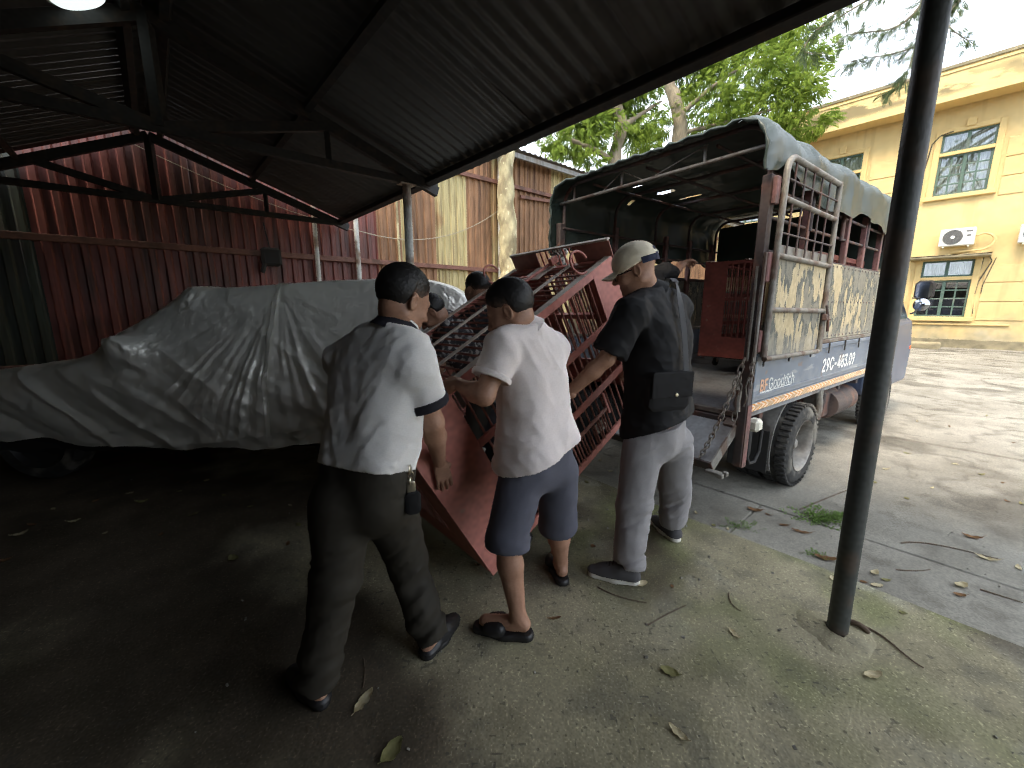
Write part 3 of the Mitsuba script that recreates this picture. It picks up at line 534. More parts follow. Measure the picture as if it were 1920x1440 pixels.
fan = ridge(nz(th_ * 5.5, rad_ * 0.5, 0 * Z_, 3)); dg = ridge(nz((U_ * 0.62 + Z_ * 0.9) * 4.2, (U_ * 0.9 - Z_ * 0.5) * 0.7, V_ * 0 + 2, 5)); sw = ridge(nz((Z_ * 1.0 - U_ * 0.12) * 7, U_ * 0.6, V_ * 0 + 8, 6, 2))
low = np.clip((0.75 - Z_) / 0.35, 0, 1)
disp = side * (0.085 * (fan - 0.6) * np.clip(1.2 - np.abs(rad_ - 0.5), 0, 1) + 0.085 * (dg - 0.6) + 0.05 * (sw - 0.6) * low)
disp += 0.012 * (ridge(nz(U_ * 7, Z_ * 9, V_ * 7, 9, 4)) - 0.7) + 0.005 * (ridge(nz(U_ * 22, Z_ * 22, V_ * 22, 10, 3)) - 0.7)
mirror = np.exp(-(((U_ - 0.96) / 0.15) ** 2 + ((Z_ - 1.10) / 0.10) ** 2)) * (V_ < 0.6)
disp += mirror * (0.17 + 0.06 * (ridge(nz(U_ * 14, Z_ * 14, V_, 12)) - 0.5))
crn = np.exp(-(((U_ - 1.33) / 0.10) ** 2 + ((Z_ - 1.52) / 0.10) ** 2)) * (V_ < 0.6); disp += crn * (0.02 + 0.07 * (ridge(nz(U_ * 16, Z_ * 16, V_, 14)) - 0.5))
Pc = Pc + N_ * disp[..., None]
cw = lambda P: C0 + P[..., :1] * CU + P[..., 1:2] * CV + P[..., 2:] * UP
m = MB(); m.grid(cw(Pc)); obj('cover', m, 'silver_cover', car, smooth=True)
js = int(nv * 0.30)
def ribbon(idx, name, off=0.004):
    P = np.array([[cw(Pc[i, j] + N_[i, j] * off) for i, j in row] for row in idx]); m = MB(); m.grid(P); obj(name, m, 'silver_cover', car, smooth=True)
iu = int(np.argmin(np.abs(us - 2.0))); ribbon([[(iu + a + int(j * 0.02), j) for a in (-2, -1, 0, 1, 2)] for j in range(2, 128)], 'seam_strip', 0.008)
for (uw, nm) in ((0.0, 0), (2.62, 1)):
    for vs in ((0.02, 1.73) if uw > 1 else (0.16, 1.59)):
        c = C0 + CU * uw + CV * vs + UP * 0.335; ax = CV if vs < 1 else -CV
        wk = numbered(car + '__wheel'); m = MB(); m.lathe(c, -ax, [(0.20, -0.20), (0.30, -0.205), (0.335, -0.16), (0.335, -0.04), (0.30, 0.0), (0.225, 0.0), (0.205, -0.03)], 40); obj('tyre', m, 'tyre', wk, smooth=40)
        m = MB(); m.lathe(c, -ax, [(0.0, -0.03), (0.05, -0.03), (0.06, -0.06), (0.19, -0.035), (0.222, -0.004), (0.224, -0.16)], 40); obj('rim', m, 'rim_dark', wk, smooth=30)
m = MB(); m.box(C0 + CU * 1.3 + CV * 0.875 + UP * 0.42, (CU, CV, UP), (4.2, 1.45, 0.36), 0.05); obj('underbody', m, 'room_dark', car)  # dark box added under the cover to block light
# ------------------------------------------------------------------ red steel cages
def cage_col(base, rust):
    def f(p, n, uv):
        a = fbm(p.x * 5, p.y * 5, p.z * 5, 4); b = noise(p.x * 45, p.y * 45, p.z * 45)
        c = mix(base, rust, smoothstep(0.50, 0.75, a) * 0.75)
        return mix(c, (0.30, 0.25, 0.20), smoothstep(0.72, 0.86, fbm(p.x * 13 + 7, p.y * 13, p.z * 13, 3)) * 0.45) * (0.82 + 0.3 * b)
    return mikit.proc(f)
M('cage_red', pri(cage_col((0.52, 0.200, 0.160), (0.36, 0.125, 0.095)), 0.5))
M('cage_bar', pri(cage_col((0.36, 0.165, 0.130), (0.22, 0.10, 0.075)), 0.55))
M('cage_slat', pri(cage_col((0.50, 0.43, 0.36), (0.34, 0.26, 0.21)), 0.65))
M('rubber', pri((0.022, 0.021, 0.02), 0.8))
M('litter', pri((0.62, 0.58, 0.48), 0.85))
M('cage_red_shaded', pri(cage_col((0.19, 0.048, 0.036), (0.12, 0.036, 0.028)), 0.5))  # cage red with the shade of the canopy put into the colour
def cage(key, P0, A, B, N, l=1.673, w=0.93, h=1.03, door=0.10, litter=True, tag_=None):
    """P0 = upper corner of the door end; A points from the far end to the door end, B across, N up. (a, b, n) run away from P0."""
    Q = lambda a, b, n: P0 - A * a + B * b - N * n
    def bars(name, segs, wd, ht, mat, up, bev=0.0):
        m = MB()
        for s0, s1 in segs: m.bar(Q(*s0), Q(*s1), wd, ht, up, bev)
        return obj(name, m, mat, key)
    t = 0.04
    for b in (0, w):
        s = 1 if b == 0 else -1
        bars('top_rail', [((0, b + s * .003, 0.018), (l, b + s * .003, 0.018))], 0.012, 0.044, 'cage_red', N); bars('top_angle', [((0, b + s * 0.026, -0.003), (l, b + s * 0.026, -0.003))], 0.05, 0.006, 'cage_slat', N)
        bars('bottom_rail', [((0, b, h - .02), (l, b, h - .02))], 0.014, 0.045, 'cage_red', N)
        for n in (0.345, 0.672): bars('cross_rail', [((0.21, b - s * .004, n), (1.36, b - s * .004, n))], 0.012, 0.042, 'cage_red', N)
        for a0, a1 in ((0.0, 0.212), (1.356, l)):
            m = MB(); m.box(Q((a0 + a1) / 2, b - s * 0.001, h / 2), (A, B, N), (a1 - a0, 0.006, h - 0.01)); obj('side_plate', m, 'cage_red', key)
        for n0, n1 in ((0.04, h - 0.04),):
            k = 0
            for a in np.arange(0.262, 1.35, 0.0545):
                m = MB(); m.tube([Q(a, b + s * .006, n0), Q(a + 0.004 * math.sin(k * 7), b + s * .006, n1)], 0.0062, 6); obj('bar', m, 'cage_bar', key, smooth=60); k += 1
        bars('hatch_rail', [((0.48, b - s * .008, 0.815), (1.25, b - s * .008, 0.815))], 0.010, 0.022, 'cage_bar', N)
        for a in np.arange(0.52, 1.25, 0.0545):
            m = MB(); m.tube([Q(a, b - s * .004, 0.82), Q(a, b - s * .004, h - 0.03)], 0.006, 6); obj('hatch_bar', m, 'cage_bar', key, smooth=60)
        bars('latch', [((0.47, b - s * .012, 0.70), (0.47, b - s * .012, 0.86))], 0.012, 0.016, 'cage_red', A)
    for b in (0.305, 0.62):
        bars('top_slat', [((0.03, b, 0.004), (l - .02, b, 0.004))], 0.032, 0.008, 'cage_slat', N)
    k = 0
    for a in np.arange(0.07, l - 0.03, 0.063):
        m = MB(); m.tube([Q(a, 0.03, 0.016), Q(a + 0.003 * math.sin(k * 5), w - 0.03, 0.016)], 0.0065, 6); obj('top_rod', m, 'cage_bar', key, smooth=60); k += 1
    for a in (0.02, l - 0.02):
        for n in (0.03, 0.40, 0.98): bars('end_rail', [((a, 0, n), (a, w, n))], 0.035, 0.035, 'cage_red', N)
    for a in (0.004, l - 0.004):
        for b0, b1 in ((0.0, 0.24), (w - 0.24, w)):
            m = MB(); m.box(Q(a, (b0 + b1) / 2, h / 2), (A, B, N), (0.006, b1 - b0, h - 0.02)); obj('end_plate', m, 'cage_red', key)
        m = MB(); m.box(Q(a, w / 2, h - 0.12), (A, B, N), (0.006, w - 0.48, 0.22)); obj('end_plate', m, 'cage_red', key)
        for b in np.arange(0.28, w - 0.26, 0.058):
            m = MB(); m.tube([Q(a, b, 0.03), Q(a, b, h - 0.2)], 0.0065, 6); obj('end_bar', m, 'cage_bar', key, smooth=60)
    # sliding door that stands a little proud of the top at the door end
    if door:
        for b0, b1 in ((0.0, 0.30), (w - 0.28, w)):
            m = MB(); m.box(Q(-0.02, (b0 + b1) / 2, 0.30 - door / 2), (A, B, N), (0.006, b1 - b0, 0.60 + door)); obj('door_plate', m, 'cage_bar', key)
        for b in np.arange(0.33, w - 0.28, 0.055):
            m = MB(); m.tube([Q(-0.02, b, -door), Q(-0.02, b, 0.58)], 0.006, 6); obj('door_bar', m, 'cage_red', key, smooth=60)
        bars('door_frame', [((-0.02, 0, -door - .004), (-0.02, w, -door - .004))], 0.03, 0.012, 'cage_slat', N)
        g_ = np.linspace(-0.55 * math.pi, 1.02 * math.pi, 22)
        for b in (0.05, w - 0.02):
            m = MB(); m.tube([Q(0.225 + 0.066 * math.cos(x) , b + 0.02 * math.sin(x), -0.075 - 0.066 * math.sin(x)) for x in g_[::-1]] + [], 0.0075, 8); obj('handle_ring', m, 'cage_red', key, smooth=60)
        m = MB(); m.box(Q(0.16, 0.50, -0.012), (A, B, N), (0.20, 0.17, 0.008), 0.002); obj('lock_plate', m, 'cage_slat', key)
        m = MB(); m.box(Q(0.06, 0.42, -0.05), (A, B, N), (0.07, 0.035, 0.05), 0.004); m.tube([Q(0.05, 0.46, -0.03), Q(0.34, 0.47, -0.03)], 0.011, 8); m.tube([Q(0.30, 0.47, -0.03), Q(0.33, 0.52, -0.05), Q(0.26, 0.55, -0.04), Q(0.2, 0.56, -.01)], 0.006, 6)
        obj('sliding_bolt', m, 'cage_red', key, smooth=40)
    m = MB(); m.box(Q(l / 2, w / 2, h - 0.005), (A, B, N), (l - 0.02, w - 0.02, 0.008)); obj('floor_plate', m, 'rubber', key)
    if litter:
        r = rng(len(key)); m = MB()
        for q in range(46):
            c = Q(r.uniform(0.9, l - 0.1) - 0.45 * (q % 3 == 0), r.uniform(0.06, w - 0.06), h - 0.03 - r.uniform(0, 0.10)); R_ = Rotation.random(random_state=q).as_matrix(); m.box(c, R_, r.uniform(0.02, 0.11, 3) * [1, 1, 0.3], 0.006)
        obj('litter', m, 'litter', key, kind='stuff')
    for a in (0.285, 1.385):
        for b in (0.06, w - 0.06):
            ck = numbered(key + '__caster'); c = Q(a, b, h + 0.078); s = -1 if b < w / 2 else 1
            m = MB(); m.lathe(c - B * 0.016, B, [(0, 0), (0.03, 0), (0.046, 0.003), (0.048, 0.016), (0.046, 0.029), (0.03, 0.032), (0, 0.032)], 20); obj('wheel', m, 'rubber', ck, smooth=40)
            m = MB(); m.bar(c - B * 0.022, c - B * 0.022 + N * 0.075, 0.004, 0.035, A); m.bar(c + B * 0.022, c + B * 0.022 + N * 0.075, 0.004, 0.035, A); m.box(Q(a, b, h + 0.006), (A, B, N), (0.08, 0.08, 0.006)); obj('fork', m, 'cage_slat', ck)
    m = MB(); m.bar(Q(0.16, -0.02, h - .01), Q(0.20, -0.02, h + 0.07), 0.05, 0.008, B); obj('foot_tab', m, 'cage_red', key)
    return Q
CP0 = np.array([0.606, 2.578, 1.751]); CA, CB, CN = np.array([0.667, 0.558, 0.494]), np.array([-0.633, 0.774, -0.018]), np.array([-0.392, -0.301, 0.870])
CA = unit(CA); CB = unit(CB - CA * (CA @ CB)); CN = np.cross(CA, CB)
cg = thing('animal_cage', 'red barred steel cage tilted between the men, lower end towards the floor', 'cage')
CQ = cage(cg, CP0, CA, CB, CN)
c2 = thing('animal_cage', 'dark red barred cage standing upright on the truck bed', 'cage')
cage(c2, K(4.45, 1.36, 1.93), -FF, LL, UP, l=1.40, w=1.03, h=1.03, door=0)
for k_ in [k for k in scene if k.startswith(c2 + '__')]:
    if scene[k_].get('bsdf', {}).get('id') in ('cage_red', 'cage_bar'): scene[k_]['bsdf'] = {'type': 'ref', 'id': 'cage_red_shaded'}
# ------------------------------------------------------------------ the truck
def paint_blue(p, n, uv):
    f = along(p, FF); a = fbm(f * 3, p.z * 3, 2, 4); b = fbm(f * 14, p.z * 14, 5, 3); sc = smoothstep(0.68, 0.80, fbm(f * 4, p.z * 22, 9, 3))
    c = mix((0.088, 0.112, 0.150), (0.150, 0.178, 0.215), a); c = mix(c, (0.30, 0.31, 0.31), sc * 0.5)
    dust = smoothstep(1.0, 0.75, p.z + 0.25 * (b - 0.5))
    c = mix(c, (0.30, 0.29, 0.26), dust * 0.30)
    return mix(c, (0.20, 0.13, 0.09), smoothstep(0.74, 0.84, b) * 0.6)
M('truck_blue', pri(mikit.proc(paint_blue), 0.45))
M('cab_blue', pri(mikit.proc(lambda p, n, uv: mix((0.045, 0.060, 0.100), (0.07, 0.088, 0.135), fbm(p.x * 2, p.y * 2, p.z * 2, 3))), 0.28, clearcoat=0.6, clearcoat_gloss=0.8))
def peel(p, n, uv):
    f = along(p, FF); a = fbm(f * 12 + 1.2 * p.z, p.z * 4.2, 3, 4); b = fbm(f * 40, p.z * 9, 8, 4); big = fbm(f * 1.6, p.z * 1.6, 12, 3)
    k = 0.68 * a + 0.32 * b + 0.55 * (big - 0.5)
    cream = mix((0.34, 0.265, 0.145), (0.45, 0.375, 0.235), b)
    c = mix(cream, (0.085, 0.088, 0.074), smoothstep(0.48, 0.515, k)); c = mix(c, (0.20, 0.18, 0.135), smoothstep(0.565, 0.60, k) * 0.85)
    low = smoothstep(1.30, 1.16, p.z + 0.2 * (a - 0.5))
    return mix(c, (0.22, 0.205, 0.17), low * 0.6) * (0.85 + 0.3 * noise(f * 50, p.z * 50, 1))
M('peeled_cream', pri(mikit.proc(peel), 0.75))
M('truck_steel', pri(steel_col((0.055, 0.042, 0.040), (0.11, 0.055, 0.04), 0.5, 10), 0.6))
M('truck_post', pri(steel_col((0.16, 0.075, 0.068), (0.10, 0.06, 0.05), 0.5, 10), 0.6))
M('galv', pri(steel_col((0.175, 0.165, 0.145), (0.105, 0.072, 0.055), 0.55, 12), 0.55, metal=0.2))
M('bed_floor', pri(steel_col((0.19, 0.20, 0.21), (0.10, 0.09, 0.085), 0.5, 3), 0.42, metal=0.2))
def tarp_col(p, n, uv):
    a = fbm(p.x * 1.4, p.y * 1.4, p.z * 2, 4); b = fbm(along(p, FF) * 3, along(p, LL) * 9, p.z * 3, 3)
    return mix((0.010, 0.018, 0.0135), (0.036, 0.052, 0.043), 0.6 * a + 0.4 * b)
M('tarp_green', pri(mikit.proc(tarp_col), 0.42, spec=0.5))
def hatch(p, n, uv):
    f, z = along(p, FF), p.z; s = (f * 14 + dr.abs(z - 0.768) * 40); q = s - dr.floor(s); dirt = fbm(f * 9, z * 40, 3, 3)
    return mix(mix((0.60, 0.22, 0.045), (0.62, 0.53, 0.40), smoothstep(0.46, 0.54, q)), (0.38, 0.25, 0.14), smoothstep(0.5, 0.75, dirt) * 0.8)
M('reflector', pri(mikit.proc(hatch), 0.35))
M('letter_white', pri((0.62, 0.62, 0.58), 0.6)); M('letter_orange', pri((0.58, 0.33, 0.20), 0.6))
M('lamp_white', pri((0.60, 0.58, 0.48), 0.3)); M('lamp_amber', pri((0.55, 0.10, 0.03), 0.3))
M('mirror_glass', {'type': 'roughconductor', 'alpha': 0.03, 'specular_reflectance': col((0.42, 0.45, 0.50))})
M('glass_dark', pri((0.012, 0.015, 0.018), 0.06, spec=0.6))
M('rim_steel', pri(steel_col((0.21, 0.20, 0.18), (0.11, 0.095, 0.08), 0.5, 9), 0.5, metal=0.2))
M('chain', pri(steel_col((0.16, 0.145, 0.125), (0.10, 0.06, 0.04), 0.5, 30), 0.45, metal=0.5))
tk = thing('cargo_truck', 'small blue cargo truck with open tailgate and dark green canopy', 'truck')
AX = (FF, LL, UP); WL, WR, F0, F1 = 3.04, 1.17, 2.87, 5.85
def tb(name, f0, f1, l0, l1, z0, z1, mat, bev=0.004, parent=tk, label=None):
    m = MB(); m.box(K((f0 + f1) / 2, (l0 + l1) / 2, (z0 + z1) / 2), AX, (abs(f1 - f0), abs(l1 - l0), abs(z1 - z0)), bev); return obj(name, m, mat, parent, label=label)
tb('bed_floor', F0, F1, WR + .01, WL - .01, 0.695, 0.73, 'bed_floor'); tb('rear_beam', F0 - .03, F0 + .05, WR + .03, WL - .03, 0.56, 0.692, 'truck_steel'); tb('bed_edge', F0 - .012, F0 + .02, WR + .03, WL - .03, 0.70, 0.736, 'galv')
tb('front_board', F1, F1 + .03, WR + .03, WL - .03, 0.73, 1.85, 'peeled_cream')
for q in np.arange(3.3, 5.8, 0.62): tb('cross_member', q, q + .06, WR + .08, WL - .08, 0.60, 0.69, 'truck_steel')
for l in (1.70, 2.46): tb('chassis_rail', 2.95, 7.5, l, l + .06, 0.46, 0.60, 'truck_steel')
for s, l in ((-1, WR), (1, WL)):
    o = lambda x: l + s * x              # outwards
    tb('side_board', F0 + .04, F1, o(-.03), o(0), 0.80, 1.135, 'truck_blue', 0.006); tb('board_rim', F0 + .04, F1, o(-.03), o(.012), 1.098, 1.137, 'truck_blue', 0.005); tb('board_rim', F0 + .04, F1, o(.0), o(.010), 0.835, 0.852, 'truck_blue', 0.003); tb('board_rim', F0 + .04, F0 + .075, o(.001), o(.013), 0.80, 1.096, 'truck_blue', 0.003)
    tb('bed_side_rail', F0 + .03, F1, o(-.06), o(.004), 0.735, 0.798, 'truck_blue', 0.004); tb('reflector_strip', F0 + .05, F1, o(.005), o(.008), 0.742, 0.794, 'reflector', 0)
    tb('ledge', F0 + .02, F1, o(-.04), o(.006), 1.140, 1.172, 'galv', 0.004)
    tb('side_panel', F0 + .13, F1, o(-.022), o(-.012), 1.175, 1.80, 'peeled_cream', 0.002); tb('panel_rail', F0 + .06, F1, o(-.045), o(-.024), 1.78, 1.815, 'truck_steel')
    m = MB()
    for zz in (1.20, 1.49, 1.78):
        for f in np.arange(F0 + .2, F1 - .02, 0.105): m.lathe(K(f, o(-.012), zz), LL * s, [(0.009, 0.0), (0.007, 0.004), (0.0, 0.005)], 7)
    obj('rivet_row', m, 'truck_steel', tk, kind='stuff')
    for f in np.arange(F0 + .13, F1, 0.44):
        tb('tie_hook', f, f + .016, o(.013), o(.022), 1.05, 1.145, 'rubber', 0.003)
    for i, f in enumerate((3.62, 4.56, 5.09, 5.65)):
        tb('side_post', f, f + .055, o(-.075), o(-.03), 0.73, 2.28, 'truck_post', 0.004)
    for z in (2.02, 2.19): m = MB(); m.tube([K(F0, o(-.05), z), K(F1, o(-.05), z)], 0.012, 8); obj('side_tube', m, 'truck_steel', tk, smooth=60)
    # rear corner post
    tb('corner_post', F0 - .035, F0 + .025, o(-.045), o(.015), 0.36, 2.24, 'truck_steel', 0.006); tb('post_edge', F0 - .030, F0 + .03, o(.016), o(.021), 0.36, 0.80, 'truck_post', 0.0)
    if s < 0:
        for z0, z1 in ((1.16, 1.30), (1.60, 1.78), (2.06, 2.22)): tb('hinge', F0 - .045, F0 + .01, o(.022), o(.05), z0, z1, 'truck_post', 0.006)
        m = MB(); m.tube([K(F0 - .05, o(.03), 1.10), K(F0 - .05, o(.03), 1.78)], 0.011, 8); m.tube([K(F0 - .05, o(-.01), 1.10), K(F0 - .05, o(-.01), 1.70)], 0.009, 8); obj('hinge_rod', m, 'galv', tk, smooth=60)
# canopy bows and tarpaulin
def sect(zlo_r, zlo_l, ztop, off=0.0, rad=0.18, n=10):
    p = [(WR - off, zlo_r)]; g_ = np.linspace(0, math.pi / 2, n)
    for a in g_: p.append((WR - off + rad - rad * math.cos(a), ztop - rad + rad * math.sin(a)))
    for a in g_: p.append((WL + off - rad + rad * math.sin(a), ztop - rad + rad * math.cos(a)))
    p.append((WL + off, zlo_l)); return np.array(p)
bows = (2.90, 3.66, 4.40, 5.12, 5.80)
for f in bows:
    s_ = sect(2.0, 2.0, 2.57, -0.03); m = MB(); m.tube([K(f, a, z) for a, z in s_], 0.016, 8); obj('canopy_bow', m, 'truck_steel', tk, smooth=60)
for l in (1.55, 2.1, 2.65): m = MB(); m.tube([K(2.9, l, 2.515), K(5.8, l, 2.515)], 0.011, 6); obj('ridge_tube', m, 'truck_steel', tk, smooth=60)
nf, ns = 150, 110; fs = np.linspace(2.76, 5.93, nf); TP = np.zeros((nf, ns, 3))
for i, f in enumerate(fs):
    d = min(abs(f - b) for b in bows); sag = 0.045 * min(1, d / 0.36) ** 1.4
    rear = max(0.0, (2.90 - f) / 0.14)
    zr_ = 2.20 + 0.035 * math.sin(f * 4.2) + 0.02 * math.sin(f * 11) + 0.10 * max(0, 1 - abs(f - 3.0) / 0.35); zl_ = 2.0 + 0.05 * math.sin(f * 3.7 + 1) + 0.02 * math.sin(f * 13)
    s_ = sect(zr_ + 0.06 * rear, zl_, 2.60 - sag * 0.8 - 0.03 * rear ** 2, 0.014 - 0.05 * rear ** 2 * 0.5); c_ = np.concatenate([[0], np.cumsum(np.hypot(*np.diff(s_, axis=0).T))]); u = np.linspace(0, c_[-1], ns)
    l_, z_ = np.interp(u, c_, s_[:, 0]), np.interp(u, c_, s_[:, 1])
    TP[i] = K(f, 0, 0) + l_[:, None] * LL + z_[:, None] * UP
NT = np.cross(np.gradient(TP, axis=1), np.gradient(TP, axis=0)); NT /= np.linalg.norm(NT, axis=2, keepdims=True) + 1e-9; cen = K(4.3, 2.1, 2.2); NT *= np.where(((TP - cen) * NT * [1, 1, 1]).sum(-1, keepdims=True) < 0, -1, 1)
FFv, LLv = TP @ FF, TP @ LL
w1 = ridge(nz(FFv * 2.4, LLv * 2.6, TP[..., 2] * 1.3, 21, 3)) - 0.65; w2 = ridge(nz(FFv * 9, LLv * 5, TP[..., 2] * 5, 22, 3)) - 0.7
ruff = np.clip((2.86 - FFv) / 0.1, 0, 1) * np.sin(np.arange(ns)[None, :] * 2.1 + 2 * nz(FFv * 3, LLv * 9, TP[..., 2] * 9, 4)) * 0.007
TP = TP + NT * (0.055 * w1 * np.clip((np.abs(LLv - 2.1) - 0.5) * 2, 0.25, 1) + 0.016 * w2 + ruff)[..., None]
m = MB(); P = TP; nI, nJ = np.meshgrid(np.arange(nf - 1), np.arange(ns - 1), indexing='ij'); qd = np.stack([nI * ns + nJ, (nI + 1) * ns + nJ, (nI + 1) * ns + nJ + 1, nI * ns + nJ + 1], -1).reshape(-1, 4)
cq = P.reshape(-1, 3)[qd].mean(1); px_ = np.stack([cq @ FF, cq @ LL, cq[:, 2]], 1); hole = np.zeros(len(qd), bool)
for (x, y, fa, la) in [(1247, 383, .035, .10), (1292, 394, .03, .13), (1182, 397, .03, .03), (1194, 375, .02, .05)]:
    hc = onp(x, y, K(0, 0, 2.47), UP); hole |= (((px_[:, 0] - hc @ FF) / fa) ** 2 + ((px_[:, 1] - hc @ LL) / la) ** 2 < 1) & (px_[:, 2] > 2.3)
m.add(P.reshape(-1, 3), qd[~hole]); obj('tarpaulin', m, 'tarp_green', tk, smooth=True, label='weathered dark green tarpaulin with torn slits')
g_ = TP[0]; m = MB(); m.tube(g_[::2] - FF * 0.006, 0.012 + 0.006 * np.sin(np.arange(len(g_[::2])) * 2.9), 6); obj('hem_roll', m, 'tarp_green', tk, smooth=60)
m = MB(); m.tube([K(F0 + .01, WR - .0, 2.42), K(F0 + .01, WL, 2.42)], 0.014, 8); obj('rear_tube', m, 'galv', tk, smooth=60)
for l in (1.62, 2.32, 2.86):
    m = MB(); m.tube([K(F0 + .01, l, 2.425), K(F0 + .01, l, 2.53)], 0.011, 8); obj('tube_strut', m, 'galv', tk, smooth=60)
for a, b, z0 in ((1.60, 2.0, 2.43), (2.30, 2.12, 2.43), (2.32, 2.5, 2.43)):
    m = MB(); m.tube([K(F0, a, 2.53), K(F0, b, z0)], 0.004, 5); obj('tie_wire', m, 'chain', tk)
m = MB(); P = np.array([[K(5.88 + .03 * math.sin(l * 7), l, z) for l in np.linspace(WR + .02, WL - .02, 20)] for z in np.linspace(1.75, 2.52, 8)]); m.grid(P); obj('front_sheet', m, 'tarp_green', tk, smooth=True)
# the gate swung round flat against the side
gt = numbered(tk + '__gate'); GL = 1.105
def gtube(name, pts, r=0.0195, mat='galv'): m = MB(); m.tube([K(f, GL - 0.0 if len(q_) < 1 else GL + q_[0], z) for f, z, *q_ in pts], r, 10); obj(name, m, mat, gt, smooth=60)
arc = [(2.90 + 0.10 - 0.10 * math.cos(a), 2.24 + 0.10 * math.sin(a)) for a in np.linspace(0, math.pi / 2, 8)]
gtube('frame_tube', [(2.87, 1.13), (2.885, 1.7)] + arc + [(3.84, 2.33)]); gtube('frame_tube', [(3.85, 2.345), (3.87, 1.8), (3.90, 1.10)])
for z in (1.115, 1.43, 1.765, 2.10): gtube('cross_tube', [(2.885, z), (3.87, z - .012)], 0.0175)
for z in (1.90, 2.215): gtube('cross_rod', [(2.90, z), (3.86, z)], 0.0065, 'truck_steel')
for i in range(5): f = 3.03 + i * 0.155; gtube('mesh_rod', [(f, 1.78), (f, 2.325)], 0.0065, 'truck_steel')
m = MB(); m.box(K(3.375, GL + 0.012, 1.44), AX, (0.93, 0.004, 0.64)); obj('panel', m, 'peeled_cream', gt); m = MB(); m.box(K(3.375, GL + 0.014, 1.80), AX, (0.93, 0.004, 0.07)); obj('panel_strip', m, 'galv', gt)
m = MB(); m.tube([K(3.83, GL - .03, 1.46), K(3.88, GL - .035, 1.36), K(3.93, GL - .03, 1.26)], 0.010, 6); m.tube([K(3.84, GL - .03, 1.36), K(3.95, GL - .03, 1.35)], 0.008, 6); m.box(K(3.87, GL - .02, 1.37), AX, (0.06, 0.04, 0.05), 0.006); obj('latch', m, 'truck_steel', gt, smooth=40)
# lowered tailgate, chains
tg = numbered(tk + '__tailgate'); h0, h1 = K(2.83, 0, 0.655), K(2.535, 0, 0.445); tv = unit(h1 - h0); tn = unit(np.cross(LL, tv)); tn *= np.sign(tn[2])
m = MB(); m.box((h0 + h1) / 2 + LL * 2.1, (tv, LL, tn), (np.linalg.norm(h1 - h0), 1.78, 0.012)); obj('plate', m, 'bed_floor', tg)
for l in (1.215, 2.985): m = MB(); m.bar(h0 + LL * l - tn * 0.03, h1 + LL * l - tn * 0.03, 0.012, 0.075, tn); obj('side_lip', m, 'galv', tg)
m = MB(); m.bar(h1 + LL * 1.21 - tn * .03, h1 + LL * 2.99 - tn * .03, 0.012, 0.08, tn); obj('end_lip', m, 'truck_steel', tg)
m = MB(); c = h1 + LL * 1.19 - UP * 0.05; m.box(c, AX, (0.05, 0.10, 0.02), 0.004); m.box(c - LL * .06 + UP * .0 - FF * .03, AX, (0.03, 0.03, 0.03), 0.004); m.box(c - LL * .06 + FF * .03, AX, (0.03, 0.03, 0.03), 0.004); obj('hook_bracket', m, 'galv', tg)
m = MB(); m.box(h0 + LL * 1.25 + tn * 0.012, (tv, LL, tn), (0.06, 0.07, 0.02), 0.004); obj('hinge', m, 'galv', tg)
def chain(key, a, b, n, sag, L=0.036, r=0.0045):
    t = np.linspace(0, 1, n + 1)[:, None]; p = a + (b - a) * t; p[:, 2] -= sag * (4 * t * (1 - t))[:, 0]
    for i in range(n):
        c, d = (p[i] + p[i + 1]) / 2, unit(p[i + 1] - p[i]); s_ = unit(np.cross(d, [0.3, 0.8, 0.2])); s_ = s_ if i % 2 else np.cross(d, s_); ll = np.linalg.norm(p[i + 1] - p[i]) * 0.72
        m = MB(); m.tube([c + d * ll * math.cos(x) + s_ * 0.015 * np.sign(math.sin(x)) * abs(math.sin(x)) ** 0.7 for x in np.linspace(0, 2 * math.pi, 13)[:-1]], r, 5, closed=True); obj('link', m, 'chain', key, smooth=60)
ch = numbered(tk + '__chain'); chain(ch, K(2.80, 1.19, 1.115), h1 + LL * 1.29 + UP * 0.02, 19, 0.06); chain(ch, K(2.815, 1.145, 1.12), K(2.815, 1.140, 0.93), 5, 0.0); chain(ch, K(2.80, 1.20, 0.99), K(2.79, 1.21, 0.70), 6, 0)
m = MB(); m.tube([K(2.80, 1.20, 0.90), K(2.79, 1.20, 0.82), K(2.78, 1.19, 0.76)], 0.018, 8); m.tube([K(2.80, 1.15, 1.0), K(2.79, 1.16, 0.93), K(2.80, 1.15, 0.86), K(2.79, 1.16, 0.80)], 0.005, 6); obj('turnbuckle', m, 'chain', ch, smooth=40)
# lettering on the side board
def text(s, f, z, hgt, mat, sx=1.0, bold=True, name='lettering'):
    t = meshkit.text_mesh(s, hgt, 0.0015, bold); v = np.array(t.vertices); l = 1.1685
    m = MB(); m.add(K(f, l, z) + v[:, :1] * sx * FF + v[:, 1:2] * UP - v[:, 2:] * LL, t.faces); obj(name, m, mat, tk, label='painted lettering "%s"' % s); return v[:, 0].max() * sx
w_ = text('BF', 3.03, 0.868, 0.082, 'letter_orange', 0.95); text('Goodrich', 3.03 + w_ + .012, 0.868, 0.082, 'letter_white', 0.98, False)
text('29C-483.09', 4.26, 0.885, 0.115, 'letter_white', 0.98)
m = MB(); m.box(K(3.33, 1.1692, 0.859), AX, (0.56, 0.001, 0.006)); m.box(K(3.15, 1.1692, 0.873 - .022), AX, (0.2, 0.001, 0.006)); obj('underline', m, 'letter_white', tk)
